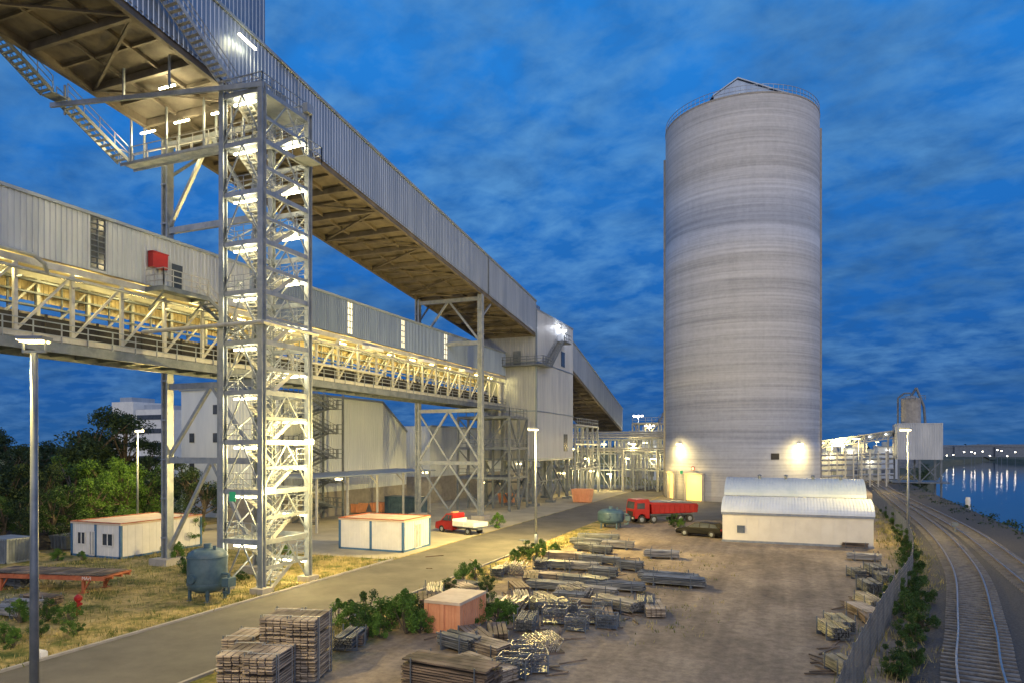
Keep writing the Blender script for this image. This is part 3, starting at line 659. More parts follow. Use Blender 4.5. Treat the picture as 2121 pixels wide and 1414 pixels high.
# ================= white arched halls =================
def hall(x0,x1,y0,y1,hw,hr,label,vents=0,rm=None):
    t=thing('storage_hall',label,'storage hall',((x0+x1)/2,(y0+y1)/2,0),group='white barrel roofed halls')
    mb=MB(); n=16; yc=(y0+y1)/2; hy=(y1-y0)/2
    arc=[(yc-hy*math.cos(math.pi*i/n),hw+hr*math.sin(math.pi*i/n)**1.1) for i in range(n+1)]
    mb.add([(x0,y0,0),(x1,y0,0),(x1,y0,hw),(x0,y0,hw)],[(0,1,2,3)]); mb.add([(x0,y1,0),(x1,y1,0),(x1,y1,hw),(x0,y1,hw)],[(3,2,1,0)])
    for x,o in ((x0,1),(x1,-1)):
        f=list(range(len(arc)+2)); mb.add([(x,y0,0)]+[(x,a,b) for a,b in arc]+[(x,y1,0)],[tuple(f if o>0 else f[::-1])])
    for i in range(13): x=x0+(x1-x0)*i/12; mb.box(x-.02,x+.02,y0-.02,y0-.005,.2,hw-.1)
    part('wall',mb,m_cream,t)
    mb=MB(); arc2=[(yc+(a-yc)*1.02,b+.08) for a,b in arc]; nseg=48
    for j in range(nseg):
        xa=x0-.15+(x1-x0+.3)*j/nseg; xb=xa+(x1-x0+.3)/nseg
        for i in range(n):
            a=arc2[i];b=arc2[i+1]; mb.add([(xa,a[0],a[1]),(xb-.06,a[0],a[1]),(xb-.06,b[0],b[1]),(xa,b[0],b[1]),(xb,a[0],a[1]+.035),(xb,b[0],b[1]+.035)],[(0,1,2,3),(1,4,5,2)])
    part('barrel_roof',mb,rm or m_cladh,t)
    mb=MB(); mb.box(x0-.12,x1+.12,y0-.12,y0+.02,hw-.12,hw+.06); mb.box(x0-.1,x1+.1,y0-.05,y0-.01,0,.2); part('gutter',mb,m_steel,t)
    for k in range(vents):
        x=x0+(x1-x0)*(.25+.2*k); mb=MB(); z=hw+hr; mb.tube((x,yc-1,z-.3),(x,yc-1,z+.35),.16); mb.tube((x,yc-1,z+.35),(x,yc-1,z+.5),.28,8,.08); part('roof_vent',mb,m_steeld,t)
    return t
X,Yh=S(1497,1120); 
h1=hall(X,X+12.8,Yh,Yh+7,2.75,1.3,'white low hall with ribbed barrel roof and small vent')
mb=MB(); mb.box(X+1.3,X+2.0,Yh-.07,Yh-.03,.9,1.6); part('wall_vent',mb,m_steeld,h1)
X2,Y2=B(1503,79); hall(X2,X2+14.4,Y2,Y2+8,3.4,1.9,'second white barrel roofed hall with roof vents behind',4,m_roofb)
# ================= background buildings left =================
def wallbox(name,label,x0,x1,y0,y1,prof,mat,plinth=3.2,cat='warehouse'):
    t=thing(name,label,cat,((x0+x1)/2,(y0+y1)/2,0)); L=y1-y0
    def g(d):
        f=d/L
        for (a,za),(b,zb_) in zip(prof,prof[1:]):
            if f<=b+1e-6: return za+(zb_-za)*(f-a)/(b-a)
        return prof[-1][1]
    mb=MB(); mb.corr((x1,y0),(x1,y1),plinth,g,(1,0),.5,.05); mb.corr((x0,y0),(x0,y1),plinth,g,(-1,0),.5,.05); mb.corr((x0,y0),(x1,y0),plinth,g(0),(0,-1),.5,.05); mb.corr((x0,y1),(x1,y1),plinth,g(L),(0,1),.5,.05); part('cladding_wall',mb,mat,t)
    mb=MB()
    for (a,za),(b,zb_) in zip(prof,prof[1:]): mb.add([(x0-.2,y0+a*L,za+.03),(x1+.2,y0+a*L,za+.03),(x1+.2,y0+b*L,zb_+.03),(x0-.2,y0+b*L,zb_+.03)],[(0,1,2,3)]); mb.beam((x1+.15,y0+a*L,za),(x1+.15,y0+b*L,zb_),.12,.3)
    part('roof',mb,m_roof,t); mb=MB(); mb.box(x0-.1,x1+.1,y0-.1,y1+.1,0,plinth); part('concrete_plinth',mb,m_conc,t); return t
wallbox('warehouse','tall white corrugated warehouse with sloping roof end',-64,-55,64,93,[(0,15.6),(.76,15.6),(1,11.4)],m_cladw)
wallbox('warehouse','lower white corrugated warehouse behind the transfer tower',-80,-53,97,150,[(0,12.4),(1,12.4)],m_cladw,4.2)
w3=thing('office_building','white plastered industrial building with small windows','building',(-69,74,0))
mb=MB(); mb.box(-73.5,-64.2,67,80,0,16.3); part('wall',mb,m_cladw,w3)
mb=MB(); mb.box(-73.7,-64.0,66.8,80.2,16.3,16.7); part('roof',mb,m_roof,w3)
for i,j in ((0,1),(1,1),(1,2),(0,0)):
    mb=MB(); mb.box(-72+i*4,-71.2+i*4,66.9,66.95,6+j*3.6,7.2+j*3.6); part('window',mb,m_dark,w3)
for u,D,w,h,lab in ((290,210,9,22.5,'distant pale tower block above the trees'),(345,205,11,20,'distant white factory building above the trees')):
    x,y=B(u,D); t=thing('distant_building',lab,'building',(x,y,0)); mb=MB(); mb.box(x-w/2,x+w/2,y-6,y+6,0,h); part('wall',mb,m_white,t); mb=MB(); mb.box(x-w/2+1,x+w/2-3,y-4,y+4,h,h+1.5); part('roof_plant',mb,m_cladl,t)
    for j in range(4):
        mb=MB(); mb.box(x-w/2+.6,x+w/2-.6,y-6.1,y-6.02,5+j*4,6.4+j*4); part('window_band',mb,m_dark,t)
es=thing('escape_stair','dark steel escape staircase against the white warehouse','staircase',(-52.7,65,0)); mb=MB(); mr=MB()
for x in (-54.4,-51.4):
    for y in (64,71.5): mb.beam((x,y,0),(x,y,15.5),.22)
for k in range(5):
    z=k*3.05; mb.stair((-54.1,65.3,z),(-54.1,70.3,z+1.52),(1.2,0,0),mbr=mr); mb.stair((-52.7,70.3,z+1.52),(-52.7,65.3,z+3.05),(1.2,0,0),mbr=mr)
    mb.box(-54.3,-51.5,70.3,71.5,z+1.48,z+1.55); mb.box(-54.3,-51.5,64,65.3,z+3.0,z+3.08); mr.rail([(-51.4,70.3,z+1.55),(-51.4,71.5,z+1.55),(-54.3,71.5,z+1.55)],1.1,.07,.8); mr.rail([(-51.4,65.3,z+3.08),(-51.4,64,z+3.08),(-54.3,64,z+3.08)],1.1,.07,.8)
part('stair_flight',mb,m_steeld,es); part('handrail',mr,m_steeld,es)
cn=thing('canopy_roof','open flat canopy roof on thin steel posts','canopy',(-49.5,72,0)); mb=MB(); mb.add([(-51.2,58,5.7),(-45,58,5.7),(-45,84,5.7),(-51.2,84,5.7),(-51.2,58,6.0),(-45,58,5.85),(-45,84,5.85),(-51.2,84,6.0)],[(3,2,1,0),(4,5,6,7),(0,1,5,4),(1,2,6,5),(2,3,7,6),(3,0,4,7)]); part('roof',mb,m_roof,cn)
for y in (58.6,64,70,76,83):
    mb=MB(); mb.beam((-45.4,y,0),(-45.4,y,5.7),.2); mb.beam((-45.4,y,4.6),(-46.4,y,5.6),.1); part('post',mb,m_steelw,cn)
for x,y,z,pw in ((-40,103,6.3,500),(-50,90,5.2,300),(-48,66,5.3,300)):
    t=thing('ceiling_lamp','small yellow industrial lamp mounted under a roof','lamp',(x,y,z),group='industrial area lamps'); mb=MB(); mb.box(x-.4,x+.4,y-.15,y+.15,z-.1,z+.1); part('lamp_housing',mb,m_tubey,t); glow(t,(x,y,z-.4),pw,YEL)

# ================= portable cabins =================
def cabin(name,label,x0,x1,y0,y1,h,body,frame,roof,wins=(),group='portable site cabins',corr=False,nx=2):
    t=thing(name,label,'container',((x0+x1)/2,(y0+y1)/2,0),group=group); g=.12
    mb=MB()
    if corr:
        for a,b,nr in (((x0,y0),(x1,y0),(0,-1)),((x0,y1),(x1,y1),(0,1)),((x0,y0),(x0,y1),(-1,0)),((x1,y0),(x1,y1),(1,0))): mb.corr(a,b,g,h-.05,nr,.25,.04)
    else: mb.box(x0+.05,x1-.05,y0+.05,y1-.05,g,h-.1)
    for i in range(1,12):
        x=x0+(x1-x0)*i/12; mb.box(x-.015,x+.015,y0+.03,y0+.05,g,h-.12)
        y=y0+(y1-y0)*i/12; mb.box(x1-.05,x1-.03,y-.015,y+.015,g,h-.12)
    part('body',mb,body,t)
    mb=MB()
    for x in [x0+.08+(x1-x0-.16)*i/nx for i in range(nx+1)]:
        for y in (y0+.07,y1-.07): mb.box(x-.1,x+.1,y-.09,y+.09,0,h)
    for y in (y0+.07,y1-.07): mb.box(x0,x1,y-.09,y+.09,0,.16)
    for x in (x0+.08,x1-.08): mb.box(x-.09,x+.09,y0,y1,0,.16)
    part('corner_frame',mb,frame,t)
    mb=MB(); mb.box(x0-.03,x1+.03,y0-.03,y1+.03,h-.12,h+.02)
    part('roof',mb,roof,t)
    if not corr and h>2.5:
        mb=MB()
        for xx in (x0+.04,x1-.04): mb.box(xx-.08,xx+.08,y0-.04,y1+.04,h+.02,h+.09)
        for yy in (y0+.04,y1-.04): mb.box(x0+.1,x1-.1,yy-.08,yy+.08,h+.02,h+.09)
        part('roof_edge',mb,m_rust,t)
    for (f,a,b,z0,z1,kind) in wins:
        mb=MB()
        if f=='f': mb.box(a,b,y0+.0,y0+.03,z0,z1)
        else: mb.box(x1-.03,x1+.0,a,b,z0,z1)
        wn=part(kind,mb,m_dark if kind=='window' else m_steelw,t); mb=MB()
        for zz in (z0,z1): 
            if f=='f': mb.box(a-.05,b+.05,y0-.03,y0+.0,zz-.04,zz+.04)
            else: mb.box(x1+.0,x1+.03,a-.05,b+.05,zz-.04,zz+.04)
        for xx in (a,(a+b)/2,b):
            if f=='f': mb.box(xx-.04,xx+.04,y0-.03,y0,z0,z1)
            else: mb.box(x1,x1+.03,xx-.04,xx+.04,z0,z1)
        part(kind+'_frame',mb,m_white,wn)
    return t
cabin('portable_cabin','white site cabin with blue frame, windows and timber roof edge',-55.3,-49.5,39.2,47.4,2.8,m_white,m_blue,m_orangel,[('f',-54.5,-53.6,1.0,2.0,'window'),('f',-51.6,-50.4,1.0,2.0,'window'),('f',-53.1,-52.5,.15,2.1,'door')])
cabin('portable_cabin','white site cabin with blue posts and faded orange roof',-36.8,-30.2,50.6,55.3,2.7,m_white,m_blue,m_orangel,[('r',52.6,53.6,.15,2.2,'door')])
x,y=S(187,1062); cabin('portable_cabin','small white ribbed storage cabin beside the trees',x,x+3,y,y+3,2.2,m_white,m_steelw,m_white,corr=True)
x,y=S(797,1062); cabin('shipping_container','teal ribbed shipping container under the canopy',x,x+5.2,y,y+2.4,2.3,m_teal,m_teal,m_teal,corr=True,group='steel containers')
x,y=S(0,1166); cabin('waste_container','grey steel container beside the coal heap',x-2,x+.8,y,y+2,1.9,m_steeld,m_steel,m_steel,corr=True,group='steel containers')
cabin('tool_container','pale orange steel tool box with flat lid',-16.3,-14.4,29.3,32.3,1.55,m_orange,m_orange,m_orangel,group='steel containers')
for u,v,w,d_,h,lab in ((290,1045,3.5,2,1.6,'orange skip near the street lamp'),(1183,1040,3.2,2.2,2.2,'orange container beside the transfer tower'),(700,1061,3.6,2,1.3,'red and white bin under the canopy'),(765,1060,3,2,1.3,'orange bin under the canopy'),(1030,1042,2.5,2,1.6,'orange container behind the support frame'),(100,1138,2.2,2,1.3,'grey open skip beside the coal heap')):
    x,y=S(u,v); t=thing('waste_skip',lab,'skip',(x+w/2,y+d_/2,0),group='waste skips around the yard'); mb=MB()
    mt=m_steeld if 'grey' in lab else m_orange
    o=.25; mb.add([(x+o,y+o,.1),(x+w-o,y+o,.1),(x+w-o,y+d_-o,.1),(x+o,y+d_-o,.1),(x,y,h),(x+w,y,h),(x+w,y+d_,h),(x,y+d_,h),(x+.1,y+.1,h),(x+w-.1,y+.1,h),(x+w-.1,y+d_-.1,h),(x+.1,y+d_-.1,h),(x+o+.1,y+o+.1,.3),(x+w-o-.1,y+o+.1,.3),(x+w-o-.1,y+d_-o-.1,.3),(x+o+.1,y+d_-o-.1,.3)],
      [(0,1,5,4),(1,2,6,5),(2,3,7,6),(3,0,4,7),(3,2,1,0),(4,5,9,8),(5,6,10,9),(6,7,11,10),(7,4,8,11),(8,9,13,12),(9,10,14,13),(10,11,15,14),(11,8,12,15),(12,13,14,15)])
    part('bin_body',mb,mt,t); mb=MB()
    for i in range(1,5): xx=x+w*i/5; mb.box(xx-.05,xx+.05,y-.04,y+.3,.2,h)
    part('rib',mb,mt,t)

# ================= tanks =================
def tank(label,loc,r,h):
    t=thing('pressure_tank',label,'tank',(0,0,0),group='blue pressure tanks',local=True); mb=MB()
    prof=[(.05,.45),(r*.6,.5),(r*.93,.7),(r,.95),(r,h-.45),(r*.95,h-.25),(r*.75,h-.06),(r*.3,h+.04),(.05,h+.05)]
    mb.lathe((0,0,0),prof,28); part('tank_shell',mb,m_teal,t,smooth=True)
    mb=MB(); mb.lathe((0,0,0),[(r+.03,h-.5),(r+.03,h-.42)],28); mb.lathe((0,0,0),[(r+.03,.95),(r+.03,1.03)],28); mb.tube((0,0,h),(0,0,h+.3),.22,12); mb.tube((.5*r,.0,h-.1),(.5*r,0,h+.2),.1); mb.tube((0,-r-.15,1.4),(0,-r+.1,1.4),.28,14); part('flange',mb,m_teal,t)
    for i in range(4):
        a=math.pi/4+i*math.pi/2; mb=MB(); mb.beam((r*.85*math.cos(a),r*.85*math.sin(a),0),(r*.85*math.cos(a),r*.85*math.sin(a),1.),.14); mb.box(r*.85*math.cos(a)-.14,r*.85*math.cos(a)+.14,r*.85*math.sin(a)-.14,r*.85*math.sin(a)+.14,0,.03); part('leg',mb,m_teal,t)
    mb=MB(); mb.path([(r+.1,0,.5),(r+.5,0,.5),(r+.5,0,1.6),(r,.0,1.6)],.08); mb.box(r+.25,r+.75,-.3,.3,.9,1.4); part('outlet_pipe',mb,m_teal,t)
    t.location=(*loc,0); return t
tank('blue grey pressure tank on short legs beside the stair tower',S(430,1240),1.12,3.0)
tank('teal tank vessel beside the stacked scaffolding',S(1265,1092),1.45,2.1)

# ================= vehicles =================
def wheel(t,x,y,r,w=.3):
    s=1 if y>0 else -1
    mb=MB(); mb.tube((x,y-s*w,r),(x,y,r),r,22); wh=part('wheel',mb,m_black,t); mb=MB(); mb.tube((x,y,r),(x,y+s*.02,r),r*.55,16,r*.45); part('rim',mb,m_steel,wh)
def arch_profile(x0,x1,z0,z1,wheels,r,top):
    pts=[(x0,z0)]
    for wx in wheels:
        for i in range(9):
            a=math.pi-math.pi*i/8; pts.append((wx+r*math.cos(a),max(z0,z0+.0)+r*.95*math.sin(a)))
    pts.append((x1,z0)); return pts+top
car=thing('parked_car','black estate car parked beside the white hall','car',local=True)
wf=lambda z:.90-.0*z if z<.85 else .90-(z-.85)*.42
mb=MB(); mb.prism(arch_profile(-2.3,2.3,.25,0,(-1.4,1.4),.38,[(2.36,.5),(2.28,.72),(1.3,.93),(-2.28,.97),(-2.36,.6)]),0,0,lambda z:.9 if .3<z<.8 else .86); part('body',mb,m_carp,car)
mb=MB(); mb.prism([(1.25,.9),(.45,1.38),(-.2,1.46),(-1.7,1.40),(-2.2,.95)],0,0,wf); part('cabin_roof',mb,m_carp,car)
for pl in ([(1.0,.96),(.45,1.3),(-.1,1.37),(-.1,.97)],[(-.2,.97),(-.2,1.37),(-1.1,1.36),(-1.1,.98)],[(-1.2,.98),(-1.2,1.35),(-1.7,1.3),(-2.0,.99)]):
    mb=MB(); mb.prism(pl,0,0,lambda z:wf(z)+.012); part('side_window',mb,m_dark,car)
for x in (-1.4,1.4):
    for y in (-.9,.9): wheel(car,x,y,.33,.22)
for y in (-.65,.65):
    mb=MB(); mb.box(2.2,2.36,y-.2,y+.2,.58,.72); part('headlight',mb,m_headl,car); mb=MB(); mb.box(-2.35,-2.22,y-.2,y+.2,.7,.9); part('tail_light',mb,m_red,car)
x,y=S(1452,1109); car.location=(x,y,0); car.rotation_euler=(0,0,math.pi-math.radians(21.8)+.12)
pk=thing('flatbed_pickup','red pickup truck with white dropside bed','pickup truck',local=True)
mb=MB(); mb.prism(arch_profile(.2,2.75,.35,0,(1.85,),.42,[(2.8,.6),(2.72,1.05),(1.95,1.25),(1.25,2.02),(.25,2.08),(.2,1.9)]),0,0,lambda z:.95 if z<1.2 else .95-(z-1.2)*.15); part('cab',mb,m_red,pk)
mb=MB(); mb.prism([(1.75,1.28),(1.22,1.88),(.85,1.9),(.85,1.28)],0,0,lambda z:.97-(z-1.2)*.15); mb.prism([(.75,1.28),(.75,1.88),(.4,1.88),(.4,1.28)],0,0,lambda z:.97-(z-1.2)*.15); part('side_window',mb,m_dark,pk)
mb=MB(); mb.add([(1.93,-.8,1.3),(1.93,.8,1.3),(1.30,.72,1.98),(1.30,-.72,1.98)],[(0,1,2,3)]); part('windscreen',mb,m_dark,pk)
mb=MB(); mb.box(-2.9,.1,-.35,.35,.5,.72); mb.box(-2.9,.15,-.85,.85,.70,.86); part('chassis',mb,m_steeld,pk)
mb=MB()
for y in (-1.05,1.01): mb.box(-2.95,.1,y,y+.04,.86,1.3)
mb.box(-2.99,-2.95,-1.05,1.05,.86,1.3); mb.box(.06,.1,-1.05,1.05,.86,1.55); mb.box(-2.95,.1,-1.05,1.05,.82,.87)
for x in (-2.9,-1.5,0): 
    for y in (-1.09,1.05): mb.box(x-.04,x+.04,y,y+.04,.84,1.32)
part('dropside_bed',mb,m_white,pk)
mb=MB(); mb.box(2.7,2.86,-.9,.9,.38,.6); part('bumper',mb,m_black,pk)
mb=MB(); mb.box(.6,1.0,-.4,.4,2.06,2.2); part('beacon_bar',mb,m_orange,pk)
for x in (1.85,-2.0):
    for y in (-.95,.95): wheel(pk,x,y,.36,.22)
for y in (-.7,.7): mb=MB(); mb.box(2.62,2.77,y-.15,y+.15,.75,.98); part('headlight',mb,m_headl,pk)
x,y=S(953,1102); pk.location=(x,y,0); pk.rotation_euler=(0,0,math.pi-math.radians(21.8)+.05)
tk=thing('tipper_truck','red four axle tipper truck by the silo','truck',local=True)
mb=MB(); mb.prism(arch_profile(2.4,4.5,.7,0,(3.5,),.62,[(4.6,1.0),(4.58,1.9),(4.4,3.0),(4.2,3.15),(2.6,3.2),(2.4,3.0)]),-1.22,1.22); part('cab',mb,m_red,tk)
mb=MB(); mb.add([(4.60,-1.05,1.95),(4.60,1.05,1.95),(4.44,1.0,2.85),(4.44,-1.0,2.85)],[(0,1,2,3)]); part('windscreen',mb,m_dark,tk)
for y in (-1.235,1.22): mb=MB(); mb.box(3.1,4.2,y,y+.015,1.95,2.7); part('side_window',mb,m_dark,tk)
mb=MB(); mb.box(4.58,4.68,-1.2,1.2,.5,1.0); mb.box(4.585,4.63,-.8,.8,1.0,1.6); part('bumper',mb,m_black,tk)
for y in (-.9,.9): mb=MB(); mb.box(4.66,4.7,y-.2,y+.2,.65,.85); part('headlight',mb,m_headl,tk)
mb=MB(); mb.box(-4.4,4.2,-.45,.45,.75,1.05); mb.box(-4.2,2.2,-1.0,1.0,1.05,1.2); part('chassis',mb,m_steeld,tk)
mb=MB(); mb.prism([(-4.7,1.3),(2.0,1.25),(2.15,2.45),(2.6,2.75),(2.6,2.85),(2.0,2.75),(-4.5,2.45),(-4.85,2.3)],-1.24,1.24)
for i in range(9):
    x=-4.3+i*.75
    for y in (-1.3,1.24): mb.box(x-.05,x+.05,y,y+.06,1.3,2.45)
for y in (-1.32,1.24): mb.box(-4.6,2.1,y,y+.08,2.36,2.5)
part('tipper_body',mb,m_red,tk)
mb=MB(); mb.prism([(-4.4,2.5),(-3.5,2.75),(0,2.85),(1.6,2.78),(2,2.76),(-4.5,2.47)],-1.1,1.1); part('cargo_cover',mb,m_steeld,tk)
for x in (3.5,1.75,-2.2,-3.6):
    for y in (-1.2,1.2): wheel(tk,x,y,.52,.34)
x,y=S(1370,1080); tk.location=(x,y,0); tk.rotation_euler=(0,0,math.atan2(-.62,-.78)); tk.scale=(.9,.9,.9)

# ================= street lamps =================
def lampproto():
    t=thing('street_lamp','tall grey street lamp with yellow lit head','street lamp',local=True,group='tall street lamps')
    mb=MB(); mb.tube((0,0,0),(0,0,10.6),.12,12,.07); mb.tube((0,0,0),(0,0,1.1),.15,12); part('pole',mb,m_steel,t,smooth=True)
    mb=MB(); mb.beam((-.1,0,10.6),(.35,0,10.65),.08); mb.prism([(-.25,10.62),(.75,10.68),(.7,10.8),(-.2,10.78)],-.16,.16); part('lamp_head',mb,m_steel,t)
    mb=MB(); mb.box(-.2,.68,-.14,.14,10.52,10.615); part('lamp_panel',mb,m_tubey,t)
    return t
lp=lampproto(); 
def place_lamp(u,v=None,D=None,rz=0,power=1500,label=None,col=YEL,first=[True]):
    x,y=S(u,v) if v else B(u,D)
    if first[0]: first[0]=False; o=lp; o.location=(x,y,0); o.rotation_euler=(0,0,rz); 
    else: o=dup(lp,(x,y,0),rz)
    if label:o['label']=label
    OFF[o.name]=(0,0,0); glow(o,(1.2,0,9.9),power,col,.25); return o
nl=thing('street_lamp','near tall lamp post with wide twin head','street lamp',local=True,group='tall street lamps')
mb=MB(); mb.tube((0,0,0),(0,0,11.55),.125,16,.085); part('pole',mb,m_steeld,nl,smooth=True)
mb=MB(); mb.box(-.36,.36,-.22,.22,11.87,11.97); mb.beam((-.3,0,11.87),(-.3,0,11.6),.05); mb.beam((.3,0,11.87),(.3,0,11.6),.05); mb.beam((-.32,0,11.58),(.32,0,11.58),.07); part('lamp_head',mb,m_steeld,nl)
mb=MB(); mb.box(-.3,.3,-.18,.18,11.83,11.865); part('lamp_panel',mb,m_tubey,nl); x,y=B(71,18.5); nl.location=(x,y,0); nl.rotation_euler=(0,0,TH); glow(nl,(-1.2,.6,11.6),5200,YEL,.2)
place_lamp(285,D=68,power=5000,label='street lamp glowing yellow among green trees')
place_lamp(1110,1130,rz=math.pi+.3,power=20000,label='street lamp at the road verge beside bushes')
place_lamp(1881,1126,rz=2.6,power=2400,label='street lamp behind the fence beside the tracks')
place_lamp(1779,D=130,rz=2.6,power=3000,label='street lamp beside the distant tracks')
place_lamp(1815,D=210,power=2500); place_lamp(1723,D=180,power=2500)

# ================= orange trailer, hydrant, wall, coal =================
tr=thing('flat_trailer','rusty orange low flatbed trailer parked on grass','trailer',local=True)
mb=MB()
for y in (-1.1,-.4,.4,1.1): mb.beam((-4.2,y,.95),(4.2,y,.95),.12,.26)
for i in range(9): mb.beam((-4.2+i*1.05,-1.2,1.05),(-4.2+i*1.05,1.2,1.05),.1,.12)
part('frame',mb,m_rust,tr)
mb=MB(); 
for i in range(26): mb.box(-4.2+i*.32,-3.93+i*.32,-1.15,1.15,1.12,1.16+.02*R.random())
part('deck',mb,m_woodd,tr)
for x in (-3.2,2.6):
    for y in (-.9,.9): mb=MB(); mb.beam((x,y,0),(x,y,.9),.16); mb.beam((x+.5,y,.85),(x,y,.1),.08); mb.box(x-.2,x+.2,y-.2,y+.2,0,.04); part('leg',mb,m_rust,tr)
fc=bpy.data.curves.new('t','FONT'); fc.body='MAFI'; fc.size=.3; to=bpy.data.objects.new('t',fc); me=bpy.data.meshes.new_from_object(to); me.name='lettering'; me.materials.append(m_white)
o=bpy.data.objects.new('lettering',me); COL.objects.link(o); o.parent=tr; o.location=(2.7,-1.175,.86); o.rotation_euler=(math.pi/2,0,0); bpy.data.objects.remove(to)
x,y=S(120,1218); tr.location=(x,y,0); tr.rotation_euler=(0,0,TH-.15)
x,y=S(162,1272); hy=thing('fire_hydrant','small red hydrant post in the grass','hydrant',(x,y,0)); mb=MB(); mb.tube((x,y,0),(x,y,.75),.11,12); part('post',mb,m_red,hy); mb=MB(); mb.lathe((x,y,0),[(.17,.75),(.2,.82),(.2,.95),(.12,1.05),(.03,1.1)],14); mb.tube((x-.25,y,.6),(x+.25,y,.6),.07,10); part('cap',mb,m_red,hy)
x,y=S(82,1362); mb=MB(); mb.box(x-.3,x+.3,y-.15,y+.15,0,.3); mb.box(x-.25,x+.25,y-.12,y+.12,.3,.34); solo('kerb_block',mb,m_white,'small white concrete block at the roadside','block')
wl=thing('block_wall','low wall of stacked pale concrete blocks','wall',(*S(80,1095),0)); a=Vector(S(-60,1120)); b=Vector(S(260,1078)); mb=MB(); L=(b-a).length; d=(b-a)/L; n=int(L/1.2)
for r_ in range(3):
    for i in range(n):
        p=a+d*(i*1.2+(.6 if r_%2 else 0)); q=p+d*1.17; mb.beam((*p,.3+r_*.6),(*q,.3+r_*.6),.6+.02*R.random(),.58)
part('blocks',mb,m_conc,wl)
def heap(cx,cy,rx,ry,h,mat,label,cat):
    mb=MB(); n=26; m=10; vs=[];fs=[]
    for j in range(m+1):
        t=j/m
        for i in range(n):
            a=2*math.pi*i/n; k=1+.18*math.sin(3*a+cx)+.1*R.uniform(-1,1); vs.append((cx+rx*k*(1-t)*math.cos(a),cy+ry*k*(1-t)*math.sin(a),h*(t**.8)*(1+.1*R.uniform(-1,1)) if j else -.02))
    for j in range(m):
        for i in range(n): fs.append((j*n+i,j*n+(i+1)%n,(j+1)*n+(i+1)%n,(j+1)*n+i))
    mb.add(vs,fs); return solo('material_heap',mb,mat,label,cat,origin=(cx,cy,0))
x,y=S(60,1125); heap(x,y,5.5,3.5,1.9,m_coal,'black coal heap behind the block wall','heap')
# ================= vegetation =================
def leaves(mb,c,r,n,size,rr,flat=1.):
    for _ in range(n):
        v=Vector((rr.gauss(0,1),rr.gauss(0,1),rr.gauss(0,1))).normalized()*(r*(rr.random()**.35)); v.z*=flat
        p=Vector(c)+v; a=Vector((rr.gauss(0,1),rr.gauss(0,1),rr.gauss(0,1))).normalized(); b=a.cross(Vector((rr.gauss(0,1),rr.gauss(0,1),rr.gauss(0,1)))).normalized(); s=size*rr.uniform(.5,1.2)
        mb.add([p-a*s,p+b*s*.45,p+a*s,p-b*s*.45],[(0,1,2,3)])
def tree_proto(seed,mat,label):
    rr=random.Random(seed); t=thing('tree',label,'tree',local=True,group='trees behind the block wall'); mb=MB(); cr=MB()
    mb.tube((0,0,0),(.1,.05,.45),.035,8,.024); mb.tube((.1,.05,.45),(.05,.1,.75),.024,7,.01)
    for i in range(20):
        a=rr.uniform(0,6.28); q=rr.uniform(.1,.38); z=rr.uniform(.3,.93); c=(q*math.cos(a)*(1.2-z*.6),q*math.sin(a)*(1.2-z*.6),z)
        mb.tube((.08,.05,rr.uniform(.25,.5)),c,.012,5,.004); leaves(cr,c,rr.uniform(.06,.15),230,.016,rr,.8)
    for i in range(8):
        a=rr.uniform(0,6.28); leaves(cr,(.4*math.cos(a),.4*math.sin(a),rr.uniform(.15,.5)),.1,130,.018,rr)
    part('trunk',mb,m_bark,t); part('crown',cr,mat,t); return t
tps=[tree_proto(3,m_leafd,'dark leafy tree in the dense green belt'),tree_proto(5,m_leaf,'broad green tree in the dense belt'),tree_proto(9,m_leafl,'tree with street lamp light put into its bright green leaves')]
used=set()
tl=[(20,80,9.5,0),(75,88,10,0),(120,80,9.0,0),(195,86,14.5,0),(245,90,13.5,0),(300,92,10,0),(-40,78,10,0),(-60,62,9,0),(20,66,7.5,0),(90,68,7.5,0),(150,74,8.2,1),(215,74,8.0,2),(262,75,7.6,2),(150,66,6.0,1),(60,60,5.5,0),(0,58,5,1),(105,62,5.5,1),(200,68,6,2),(245,72,6.5,2),(300,77,7,1),(380,80,8,0),(415,74,7,0),(360,64,3.6,1),(320,90,8,0),(395,62,3,2),(150,92,11,0),(30,95,11,0),(-30,95,12,0),(180,84,10,0),(225,92,14,0)]
for i,(u,D,h,k) in enumerate(tl):
    x,y=B(u,D); s=(h*R.uniform(.95,1.2),h*R.uniform(.95,1.2),h)
    if k not in used: used.add(k); o=tps[k]; o.location=(x,y,0); o.scale=s; o.rotation_euler=(0,0,R.uniform(0,6))
    else: dup(tps[k],(x,y,0),R.uniform(0,6),s)
def bush_proto(seed,mat):
    rr=random.Random(seed); t=thing('bush','leafy green bush growing at the yard edge','bush',local=True,group='bushes growing in the yard'); cr=MB(); mb=MB()
    for i in range(16):
        a=rr.uniform(0,6.28); q=rr.uniform(0,.5); c=(q*math.cos(a),q*math.sin(a),rr.uniform(.12,1.0)*(1.1-q)); mb.tube((0,0,0),c,.015,5,.006); leaves(cr,c,rr.uniform(.08,.2),200,.034,rr,1.1)
    part('stem',mb,m_bark,t); part('foliage',cr,mat,t); return t
bps=[bush_proto(21,m_leafl),bush_proto(22,m_leaf),bush_proto(23,m_leafl)]; usedb=set()
